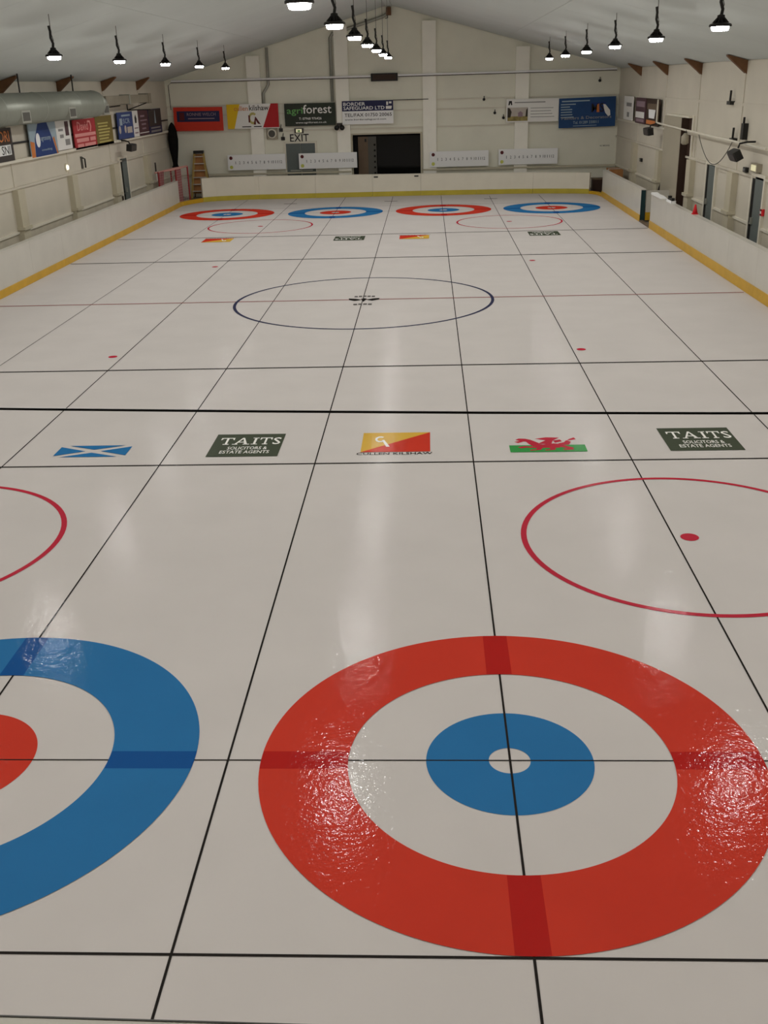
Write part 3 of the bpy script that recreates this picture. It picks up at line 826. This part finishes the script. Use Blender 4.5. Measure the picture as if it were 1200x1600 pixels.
# ------------------------------------------------------------------ doors and openings
d = thing('door_1', 'blue grey double exit door in the far wall', 'door', (-6.22, YF - 0.03, 0))
d['kind'] = 'structure'
MB().box(-0.65, -0.01, -0.05, 0, 0, 2.17).build('door_leaf', 'door', d)
MB().box(0.01, 0.65, -0.05, 0, 0, 2.17).build('door_leaf', 'door', d)
MB().box(-0.73, -0.65, -0.08, 0, 0, 2.25).box(0.65, 0.73, -0.08, 0, 0, 2.25).box(-0.65, 0.65, -0.08, 0, 2.17, 2.25).build('door_frame', 'trim', d)
MB().box(-0.5, 0.5, -0.09, -0.05, 1.0, 1.05).build('push_bar', 'steel', d)
d = thing('door_2', 'wide dark opening with brown leaf in the far wall', 'doorway', (0, YF, 0))
d['kind'] = 'structure'
MB().box(HX0 - 0.08, HX0, -0.06, 0.3, 0, HZ + 0.06).box(HX1, HX1 + 0.08, -0.06, 0.3, 0, HZ + 0.06).box(HX0, HX1, -0.06, 0.3, HZ, HZ + 0.06).build('door_frame', 'trim_dull', d)
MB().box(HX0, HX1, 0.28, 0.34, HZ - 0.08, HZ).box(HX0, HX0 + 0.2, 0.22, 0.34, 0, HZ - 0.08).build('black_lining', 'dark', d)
MB().box(-3.66, -3.22, 0.16, 0.22, 0, 2.37).build('door_leaf', 'brown_leaf', d)
MB().box(-3.22, -2.84, 0.16, 0.22, 0, 2.37).build('plastic_strip', 'grille', d)
for k in range(8):
    MB().box(-2.96, -2.88, 0.15, 0.16, 0.3 + k * 0.24, 0.38 + k * 0.24).build('strip_clip', 'dark', d)
MB().box(-3.36, -3.28, 0.13, 0.16, 2.15, 2.28).build('lock_box', 'black', d)
MB().box(-2.82, HX1, 0.2, 0.22, 0, HZ - 0.08).build('dark_pane', 'glass_dark', d)
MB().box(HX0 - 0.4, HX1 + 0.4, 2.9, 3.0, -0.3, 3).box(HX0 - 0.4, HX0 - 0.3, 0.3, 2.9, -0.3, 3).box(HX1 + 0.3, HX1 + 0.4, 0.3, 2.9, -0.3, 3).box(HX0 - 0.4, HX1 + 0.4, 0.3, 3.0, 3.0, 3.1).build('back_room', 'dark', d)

def side_door(n, label, x, y, rot, w, h, dark_side):
    d = thing('door_%d' % n, label, 'door', (x, y, 0), rot)
    d['kind'] = 'structure'
    a, b = (-w / 2, -w / 2 + 0.26) if dark_side < 0 else (w / 2 - 0.26, w / 2)
    MB().box(a, b, -0.05, 0.0, 0, h).build('dark_reveal', 'dark', d)
    a, b = (-w / 2 + 0.26, w / 2) if dark_side < 0 else (-w / 2, w / 2 - 0.26)
    MB().box(a, b, -0.06, 0.0, 0, h).build('door_leaf', 'door', d)
    MB().box(-w / 2 - 0.1, -w / 2, -0.07, 0, 0, h + 0.08).box(w / 2, w / 2 + 0.1, -0.07, 0, 0, h + 0.08).box(-w / 2, w / 2, -0.07, 0, h, h + 0.08).build('door_frame', 'trim', d)
    MB().box(a + 0.06, a + 0.12, -0.12, -0.06, 1.0, 1.16).build('door_handle', 'steel', d)
side_door(3, 'grey door standing in the left wall below blue banner', XL + 0.03, 34.2, LEFT, 0.9, 2.2, -1)
side_door(4, 'blue grey door on the right wall behind the red cone', XR - 0.03, 25.7, RIGHT, 0.95, 2.12, -1)
side_door(5, 'blue grey door on right wall under the exit light', XR - 0.03, 21.08, RIGHT, 0.95, 2.15, -1)
d = thing('door_6', 'tall grey sliding door with dark brown gap on right wall', 'door', (XR - 0.03, 30.1, 0), RIGHT)
d['kind'] = 'structure'
MB().box(-1.5, 1.04, -0.24, -0.04, 0.05, 3.3).build('door_leaf', 'panel_grey', d)
MB().box(1.04, 1.1, -0.25, -0.02, 0.02, 3.3).build('door_edge', 'brown_dark', d)  # brown end face with its shade put into the colour
MB().box(1.1, 1.6, -0.03, 0.0, 0.0, 3.3).build('dark_gap', 'brown_dark', d)
MB().box(1.6, 1.78, -0.05, 0, 0, 3.38).build('door_post', 'trim', d)
MB().box(-1.6, 1.6, -0.16, 0, 3.3, 3.36).build('door_track', 'trim', d)

# ------------------------------------------------------------------ far wall fittings
o = MB().text('EXIT', -0.42, 0.0, 0.42, 0.32, -0.02).build('exit_sign', 'ink')
o.location = (-6.25, YF - 0.03, 2.24)
tag(o, 'large black exit letters painted above the far door', 'sign')
t = thing('exit_light', 'small lit exit light box above the painted exit letters', 'exit light', (-6.25, YF - 0.03, 2.6))
MB().box(-0.2, 0.2, -0.08, 0, 0, 0.2).build('case', 'charcoal', t)
MB().box(-0.13, 0.13, -0.1, -0.08, 0.03, 0.17).build('lit_panel', 'exit_glow', t)
MB().face_xz([(-0.06, 0.06), (0.0, 0.06), (0.0, 0.03), (0.07, 0.09), (0.0, 0.15), (0.0, 0.12), (-0.06, 0.12)], -0.102).build('arrow_mark', 'lime', t)
t = thing('wall_heater', 'black rectangular heater box on the conduit high on far wall', 'heater', (-2.4, YF - 0.04, 4.63))
MB().bevbox(-0.58, 0.58, -0.22, 0.0, 0.0, 0.32, 0.03).build('case', 'black', t)
MB().box(-0.5, 0.5, -0.23, -0.22, 0.05, 0.27).build('front_grille', 'brown_dark', t)

P = MB
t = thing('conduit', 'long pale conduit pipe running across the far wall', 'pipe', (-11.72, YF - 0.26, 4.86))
P().tube([(0.0, 0, 0.0), (8.73, 0, -0.02)], 0.042).build('pipe', 'white', t)
P().tube([(9.91, 0, -0.01), (19.3, 0, 0.0)], 0.042).build('pipe', 'white', t)
P().tube([(-0.12, 0, -1.16), (-0.14, 0, -0.16), (0.0, 0, -0.055), (8.73, 0, -0.075)], 0.016, 6).build('cable', 'charcoal', t, label='dark cable dropping down the corner, with shadow line under the pipe')  # corner drop is a cable; its run under the pipe stands in for shadow
P().tube([(9.91, 0, -0.065), (19.3, 0, -0.055)], 0.016, 6).build('cable', 'charcoal', t)  # dark line added for the shadow under the pipe, no separate cable
tag(P().tube([(-2.25, YF - 0.12, 7.25), (-2.4, YF - 0.12, 7.16), (-4.6, YF - 0.12, 6.55), (-4.7, YF - 0.12, 6.4), (-4.7, YF - 0.12, 3.86)], 0.07).build('down_pipe', 'steel', smooth=True), 'grey pipe dropping from the ridge past the green banner', 'pipe')
tag(P().tube([(-7.46, YF - 0.12, 6.1), (-7.48, YF - 0.12, 4.62), (-7.72, YF - 0.12, 4.28), (-7.74, YF - 0.12, 3.6)], 0.065).build('down_pipe', 'steel', smooth=True), 'grey cranked pipe above the yellow and red banner', 'pipe')
t = thing('roof_conduit_box', 'brown junction box with thin pipes at the roof ridge', 'junction box', (XM, YF - 0.3, 7.2))
MB().box(-0.1, 0.1, -0.1, 0.24, 0.0, 0.3).build('case', 'wood', t)
MB().tube([(-0.04, 0, 0.0), (-0.04, 0, -0.1), (-0.15, 0, -0.12)], 0.02, 6).build('pipe', 'grille', t)
tag(MB().tube([(-2.05, YF - 0.14, 3.86), (-0.5, YF - 0.22, 3.86)], 0.018, 6).build('wall_cable', 'grille'), 'thin grey cable right of the security firm banner', 'cable')
# fan, twin lamp, small fixtures
t = thing('extractor_fan', 'grey wall fan box under the red wedge of banner', 'fan', (-7.45, YF - 0.03, 2.38))
MB().bevbox(-0.25, 0.25, -0.14, 0, 0.0, 0.46, 0.05).build('case', 'panel_grey', t)
MB().lathe([(0.17, -0.18), (0.2, -0.16), (0.2, -0.14), (0.1, -0.14)], 18, 0.0, 0.23, 'y').build('fan_ring', 'trim', t)
MB().lathe([(0.02, -0.185), (0.15, -0.182), (0.15, -0.16)], 18, 0.0, 0.23, 'y').build('fan_grille', 'grille', t)
for x, z, lab in ((-6.98, 2.32, 'small black junction box beside the exit letters'), (-7.05, 2.68, 'small black box under the edge of green banner')):
    t = thing('switch_box', lab, 'switch', (x, YF - 0.03, z))
    MB().bevbox(-0.08, 0.08, -0.09, 0, 0, 0.14, 0.015).build('case', 'black', t)
    MB().tube([(0.0, -0.05, 0.14), (0.02, -0.05, 0.3)], 0.015, 6).build('cable', 'black', t)
t = thing('emergency_light', 'twin black emergency lamps between green and navy banners', 'emergency light', (-4.42, YF - 0.2, 2.72))
MB().box(-0.12, 0.12, -0.1, 0, 0.1, 0.26).build('case', 'charcoal', t)
for s in (-1, 1):
    MB().lathe([(0.03, -0.05), (0.1, -0.12), (0.11, -0.2), (0.02, -0.21)], 16, s * 0.12, 0.07, 'y').build('lamp_head', 'black', t, smooth=True)
for x, z, lab in ((1.92, 3.72, 'small black wall hook above the others right of opening'), (2.4, 3.16, 'small dark wall hook left of white house banner'), (2.78, 2.95, 'tiny dark wall hook touching the white house banner'), (6.9, 4.35, 'small dark fixture high above the blue banner')):
    t = thing('wall_hook', lab, 'hook', (x, YF - 0.03, z))
    MB().lathe([(0.02, -0.06), (0.06, -0.05), (0.06, 0.0)], 12, 0, 0.06, 'y').build('base_plate', 'black', t)
    MB().tube([(0, -0.05, 0.06), (0, -0.11, 0.08), (0, -0.1, 0.2)], 0.018, 6).build('hook_arm', 'black', t)
o = MB().text('NO SMOKING', -0.21, 0.0, 0.21, 0.06, -0.004).build('wall_notice', 'charcoal')
o.location = (7.26, YF - 0.03, 1.72)
tag(o, 'tiny dark lettering on the far wall under the blue banner', 'notice')

# ladder, parasol, goal
t = thing('step_ladder', 'pale wooden stepladder with black top against far wall', 'ladder', (-10.72, 41.75, 0))
MB().add([(-0.34, -0.2, 0.2), (0.34, -0.2, 0.2), (0.17, 0.03, 1.86), (-0.17, 0.03, 1.86)], [(0, 1, 2, 3)]).build('back_board', 'card', t)
for s in (-1, 1):
    MB().add([(s * a + e, yy, z) for (a, z, yy0) in ((0.42, 0.0, -0.3), (0.19, 1.9, 0.0)) for e in (-0.05, 0.05) for yy in (yy0 - 0.03, yy0 + 0.03)], [(0, 1, 3, 2), (4, 6, 7, 5), (0, 4, 5, 1), (2, 3, 7, 6), (0, 2, 6, 4), (1, 5, 7, 3)]).build('side_rail', 'pine', t)
    MB().add([(s * a + e, yy, z) for (a, z, yy0) in ((0.4, 0.0, 0.3), (0.18, 1.88, 0.05)) for e in (-0.025, 0.025) for yy in (yy0 - 0.02, yy0 + 0.02)], [(0, 1, 3, 2), (4, 6, 7, 5), (0, 4, 5, 1), (2, 3, 7, 6), (0, 2, 6, 4), (1, 5, 7, 3)]).build('rear_leg', 'wood', t)
for k in range(6):
    z = 0.28 + k * 0.29
    hw = 0.40 - 0.23 * z / 1.9
    yy = -0.3 + 0.3 * z / 1.9
    MB().box(-hw, hw, yy - 0.08, yy + 0.08, z, z + 0.04).build('step', 'stone', t)
MB().box(-0.22, 0.22, -0.12, 0.14, 1.88, 2.0).build('cap_step', 'black', t)

t = thing('folded_parasol', 'tall black covered parasol folded in the left far corner', 'parasol', (-11.8, 41.7, 0))
MB().lathe([(0.02, 1.38), (0.12, 1.42), (0.11, 1.5), (0.14, 1.7), (0.2, 2.1), (0.23, 2.5), (0.2, 2.85), (0.12, 3.08), (0.02, 3.2)], 14).build('cover', 'cloth_black', t, smooth=True)
MB().tube([(0, 0, 0.05), (0, 0, 1.5)], 0.035).build('pole', 'brown_dark', t)
MB().lathe([(0.25, -0.02), (0.25, 0.05), (0.06, 0.09)], 16).build('base_weight', 'charcoal', t)
MB().lathe([(0.13, 1.3), (0.16, 1.34), (0.1, 1.44)], 14).build('tie_skirt', 'cloth_black', t, smooth=True)

t = thing('hockey_goal', 'red framed hockey goal stored in the left corner gap', 'goal', (-11.2, 38.8, 0))
gA, gB, gC = Vector((-0.49, -0.8, 1.40)), Vector((0.06, -0.05, 1.45)), Vector((0.37, 0.85, 1.5))
gD = gA + (gC - gB)
fl_ = lambda p: Vector((p.x, p.y, 0.02 - 0.0))
MB().tube([gA + Vector((-0.12, -0.05, -0.02)), gB], 0.035).tube([gD, gC], 0.035).build('top_bar', 'goal_pink', t)
for p in (gA, gB, gC, gD):
    MB().tube([fl_(p), p], 0.035).build('post', 'goal_red', t)
MB().tube([fl_(gA), fl_(gB), fl_(gC), fl_(gD), fl_(gA)], 0.04).build('base_bar', 'brown_dark', t)
MB().tube([gB, gC], 0.03).tube([gA, gD], 0.03).build('side_bar', 'goal_pink', t)
ir = Vector((0.02, 0.02, 0))
MB().add([fl_(gB) + Vector((0.0, 0.05, 0.1)), fl_(gB).lerp(fl_(gC), 0.45) + Vector((0, 0, 0.1)), gB.lerp(gC, 0.45), gB], [(0, 1, 2, 3)]).build('skirt_cloth', 'net_red', t)
MB().add([fl_(gA).lerp(gA, 0.45), fl_(gA).lerp(fl_(gB), 0.25) + Vector((0, 0, 0.6)), gA.lerp(gB, 0.32), gA], [(0, 1, 2, 3)]).build('corner_cloth', 'net_red', t)
m = MB()
def netside(p, q, n, k):
    for i in range(1, n):
        a = p.lerp(q, i / n)
        m.tube([fl_(a), a], 0.004, 3)
    for j in range(1, k):
        f = j / k
        m.tube([fl_(p).lerp(p, f), fl_(q).lerp(q, f)], 0.004, 3)
netside(gA, gB, 9, 14)
netside(gB, gC, 9, 14)
netside(gC, gD, 9, 14)
net = m.build('net', 'net', t)
net['kind'] = 'stuff'

# ------------------------------------------------------------------ air duct along the left wall
t = thing('air_duct', 'large silver round air duct along the upper left wall', 'duct', (-11.45, 20, 4.19))
DR = 0.40
prev = 6.0
for a, b in ((6.0, 9.0), (9.0, 12.0), (12.0, 15.0), (15.0, 18.0), (18.0, 21.0), (21.0, 24.0), (24.0, 27.0), (27.0, 29.4)):
    MB().lathe([(DR, a - 20), (DR, b - 20 - 0.03), (DR + 0.012, b - 20 - 0.03), (DR + 0.012, b - 20)], 20, 0, 0, 'y').build('duct_section', 'duct', t, smooth=True)
MB().lathe([(DR, 9.4), (DR * 0.98, 9.6), (0.2, 10.3), (0.2, 10.45)], 20, 0, 0, 'y').build('duct_reducer', 'duct', t, smooth=True)
for y in (14.3, 18.3, 22.25, 26.1, 29.9):
    r = DR if y < 29 else 0.3
    v = MB().box(r - 0.12, r + 0.0, y - 20 - 0.32, y - 20 + 0.32, -0.34, -0.03).build('vent_frame', 'steel', t)
    MB().box(r + 0.0, r + 0.006, y - 20 - 0.25, y - 20 + 0.25, -0.29, -0.08).build('vent_grille', 'grille', v)
for y in (13.6, 18.5, 23.1, 27.6):
    MB().box(-0.015, 0.015, y - 20 - 0.02, y - 20 + 0.02, 0.38, zc(-11.45) - 4.19).build('hanger_rod', 'black', t)
t = thing('branch_duct', 'thin grey boxed duct beyond the large silver duct', 'duct', (-11.45, 30.45, 4.1))
MB().box(-0.16, 0.16, 0.0, 2.9, 0.02, 0.3).build('duct_section', 'duct_grey', t)
MB().box(-0.16, 0.16, 2.93, 5.6, 0.02, 0.3).build('duct_section', 'duct_grey', t)
MB().box(-0.2, 0.2, 5.6, 5.95, -0.02, 0.34).build('end_hood', 'duct_grey', t)
MB().box(-0.19, 0.19, 2.86, 2.97, -0.01, 0.33).build('joint_band', 'steel', t)
m = MB().tube([(-0.6, 5.3, -0.24), (0.16, 5.3, 0.0)], 0.02, 6).tube([(-0.6, 5.3, -0.24), (0.3, 5.3, -0.24)], 0.02, 6).tube([(-0.6, 5.3, 0.1), (-0.6, 5.3, -0.24)], 0.02, 6)
m.build('support_bracket', 'black', t)
m = MB().tube([(-0.6, 1.5, -0.1), (0.2, 1.5, -0.02)], 0.02, 6)
m.build('support_bracket', 'black', t)

# ------------------------------------------------------------------ side wall fittings
def flood(label, loc, rot, w, tilt):
    t = thing('loudspeaker', label, 'speaker', loc, rot)
    c, s = math.cos(tilt), math.sin(tilt)
    def R(v):
        return [(a, b * c - d * s, b * s + d * c) for a, b, d in v]
    m = MB().bevbox(-w / 2, w / 2, -0.26, -0.06, 0.0, 0.24, 0.03)
    m.v = R(m.v)
    m.build('cabinet', 'black', t)
    g = MB().box(-w / 2 + 0.04, w / 2 - 0.04, -0.27, -0.26, 0.03, 0.21)
    g.v = R(g.v)
    g.build('front_grille', 'charcoal', t)
    MB().tube([(0, -0.14, 0.2), (-0.03, -0.1, 0.3), (0.05, 0.06, 0.34), (0.05, 0.27, 0.34)], 0.025, 6).build('bracket', 'black', t)
flood('black speaker on the left wall below the blue banner', (-11.75, 33.95, 2.5), LEFT, 0.75, 0.15)
flood('black speaker under the brown banner on right wall', (7.45, 32.95, 2.64), RIGHT, 0.85, 0.15)
flood('black tilted speaker near the top right edge on the right wall', (7.45, 21.7, 2.62), RIGHT, 0.62, 0.5)
t = thing('bulkhead_lamp', 'small round lit lamp on the left wall under banners', 'lamp', (XL + 0.03, 27.75, 2.35), LEFT)
MB().lathe([(0.03, -0.08), (0.07, -0.07), (0.085, -0.03), (0.09, 0.0)], 18, 0.08, 0, 'y').build('glowing_dome', 'bulb', t, smooth=True)
MB().lathe([(0.1, -0.03), (0.13, -0.02), (0.13, 0.0)], 18, 0.05, 0, 'y').build('rim', 'trim_dull', t)
t = thing('wall_lever', 'dark lever handle on left wall under the red banner', 'handle', (XL + 0.03, 29.4, 2.2), LEFT)
MB().box(-0.06, 0.06, -0.04, 0, 0.0, 0.38).build('back_plate', 'grille', t)
MB().tube([(0, -0.05, 0.34), (0.04, -0.12, 0.3), (0.1, -0.1, 0.02)], 0.025, 6).build('lever', 'black', t)
t = thing('wall_vent', 'black low vent box at the foot of left wall', 'vent', (XL + 0.12, 33.05, 0.78), LEFT)
MB().box(-0.35, 0.35, -0.06, 0.0, 0.0, 0.14).build('case', 'black', t)
for k in range(3):
    MB().box(-0.3, 0.3, -0.07, -0.06, 0.02 + k * 0.04, 0.04 + k * 0.04).build('slat', 'brown_dark', t)
t = thing('wall_thermometer', 'small dark gauge on left wall near the far corner', 'gauge', (XL + 0.03, 39.1, 1.35), LEFT)
MB().box(-0.05, 0.05, -0.04, 0, 0, 0.36).build('case', 'charcoal', t)
MB().tube([(0, -0.03, 0.0), (0.02, -0.03, -0.35)], 0.02, 6).build('lead', 'white', t)

tag(MB().tube([(7.55, 33.0, 3.78), (7.55, 33.0, 3.02), (7.5, 32.5, 3.02), (7.5, 28.2, 2.96), (7.5, 23.4, 2.92), (7.5, 20.0, 2.88)], 0.03).build('cable_pipe', 'trim', smooth=True), 'white pipe running along right wall past both speakers', 'pipe')
tag(MB().tube([(7.5, 26.6 - i * 0.26, 2.9 - 0.7 * math.sin(PI * i / 14) ** 0.9) for i in range(15)], 0.012, 6).build('loose_cable', 'grille'), 'loose grey cable sagging along the right wall', 'cable')
t = thing('hanging_bag', 'small grey bag hanging from pipe by the dark brown gap', 'bag', (7.45, 28.1, 2.55))
MB().lathe([(0.06, 0.0), (0.12, 0.04), (0.12, 0.24), (0.04, 0.34)], 10).build('pouch', 'panel_grey', t, smooth=True)
MB().tube([(0, 0, 0.3), (0.03, 0, 0.42)], 0.02, 6).build('strap', 'black', t)
for y, z, lab in ((24.2, 3.78, 'small black fitting on upper rail of the right wall'), (23.6, 2.86, 'small black fitting on lower rail of right wall'), (22.7, 2.96, 'tall black socket above the tilted speaker')):
    t = thing('wall_fitting', lab, 'fitting', (XR - 0.1, y, z), RIGHT)
    MB().box(-0.22 if z != 2.96 else -0.09, 0.12, -0.06, 0.07, 0.0, 0.09 if z != 2.96 else 0.4).build('base', 'black', t)
    MB().tube([(0.0, -0.03, 0.08), (0.03, -0.03, 0.36 if z != 2.96 else 0.55)], 0.03, 6).build('stem', 'black', t)
t = thing('exit_light', 'small lit exit light on the right wall above door', 'exit light', (XR - 0.03, 21.3, 2.26), RIGHT)
MB().box(-0.26, 0.26, -0.14, 0, 0.0, 0.2).build('case', 'panel_grey', t)
MB().box(-0.2, 0.2, -0.15, -0.14, 0.03, 0.17).build('lit_panel', 'exit_glow', t)
for y, z, lab in ((36.3, 1.48, 'small black box on the right wall near the far corner'), (22.3, 2.18, 'small black box left of the right exit light')):
    t = thing('switch_box', lab, 'switch', (XR - 0.03, y, z), RIGHT)
    MB().bevbox(-0.14, 0.14, -0.08, 0, 0, 0.12, 0.015).build('case', 'black', t)
    MB().box(-0.03, 0.03, -0.09, -0.08, 0.03, 0.09).build('button', 'grey', t)
t = thing('fire_alarm_point', 'small red alarm box with red cable at the right photo edge', 'alarm', (XR - 0.03, 20.55, 1.28), RIGHT)
MB().bevbox(-0.09, 0.09, -0.07, 0, 0.0, 0.16, 0.015).build('case', 'cone', t)
MB().box(-0.04, 0.04, -0.078, -0.07, 0.05, 0.11).build('glass_front', 'offwhite', t)
MB().tube([(0.02, -0.02, 0.16), (0.02, -0.02, 0.9)], 0.014, 6).build('cable', 'maroon', t)
MB().box(-0.07, 0.03, -0.06, 0, -0.34, -0.14).build('switch_plate', 'charcoal', t)
# box, cone, tray, black wedge, corner crate
t = thing('cardboard_box', 'brown cardboard box behind the right boards near corner', 'box', (7.25, 39.3, 0))
MB().box(-0.25, 0.25, -0.6, 0.6, 0.42, 1.0).build('carton', 'card', t)
MB().box(-0.24, 0.24, -0.16, 0.12, 0.43, 1.004).box(-0.255, -0.25, -0.16, 0.12, 0.42, 1.0).build('tape_strip', 'stone', t)
MB().box(-0.28, 0.28, -0.65, 0.65, 0.0, 0.42).build('carton', 'brown_leaf', t)
t = thing('traffic_cone', 'small red cone standing on the right boards', 'cone', (6.69, 23.0, 1.06))
MB().bevbox(-0.08, 0.08, -0.08, 0.08, 0.0, 0.02, 0.02).build('base', 'cone', t)
MB().lathe([(0.072, 0.02), (0.02, 0.25), (0.016, 0.255)], 18).build('cone_body', 'cone', t, smooth=True)
t = thing('plastic_tray', 'small white tray with black items on the right boards', 'tray', (6.69, 25.95, 1.06))
MB().box(-0.07, 0.07, -0.35, 0.35, 0.0, 0.015).box(-0.07, -0.058, -0.35, 0.35, 0.015, 0.07).box(0.058, 0.07, -0.35, 0.35, 0.015, 0.07).box(-0.07, 0.07, -0.35, -0.338, 0.015, 0.07).box(-0.07, 0.07, 0.338, 0.35, 0.015, 0.07).build('tray_shell', 'white', t)
for i, (y, l, h) in enumerate(((-0.18, 0.16, 0.12), (0.02, 0.18, 0.1), (0.2, 0.14, 0.15))):
    t = thing('stone_handle_case', ['black item at the near end of the white tray', 'black item in the middle of the white tray', 'black item at the far end of the white tray'][i], 'case', (6.69, 25.95 + y, 1.078), group='black items in the white tray')
    MB().bevbox(-0.05, 0.05, -l / 2, l / 2, 0, h, 0.015).build('case', 'black', t)
t = thing('cloth_cover', 'pale folded cloth on the end of right boards', 'cloth', (6.67, 27.6, 1.06))
MB().strip([(0.0, -0.7), (0.0, -0.2), (0.0, 0.3), (0.0, 0.72)], -0.1, 0.1, 0.0, [0.02, 0.05, 0.035, 0.06]).build('fold', 'white', t)
t = thing('black_wedge', 'black wedge shape leaning on the right wall', 'scraper', (7.5, 32.5, 0))  # plain black wedge with a charcoal bar
MB().add([(-0.02, 0.34, 0.0), (-0.02, -0.22, 0.0), (0.2, -0.22, 1.12), (0.23, -0.22, 1.1), (0.02, 0.34, 0.0), (0.02, -0.22, 0.0)], [(0, 1, 2), (4, 3, 5), (0, 2, 3, 4), (1, 5, 3, 2), (0, 4, 5, 1)]).build('wedge_body', 'black', t)
MB().tube([(0.1, -0.2, 0.5), (0.2, -0.2, 1.0)], 0.02, 6).build('handle', 'charcoal', t)
t = thing('storage_crate', 'dark brown crate behind the gap in the right far corner', 'crate', (6.85, 40.4, 0))
MB().box(-0.35, 0.35, -0.25, 0.25, 0.0, 0.5).build('case', 'brown_dark', t)
MB().box(-0.37, 0.37, -0.27, 0.27, 0.5, 0.55).build('lid', 'brown_leaf', t)
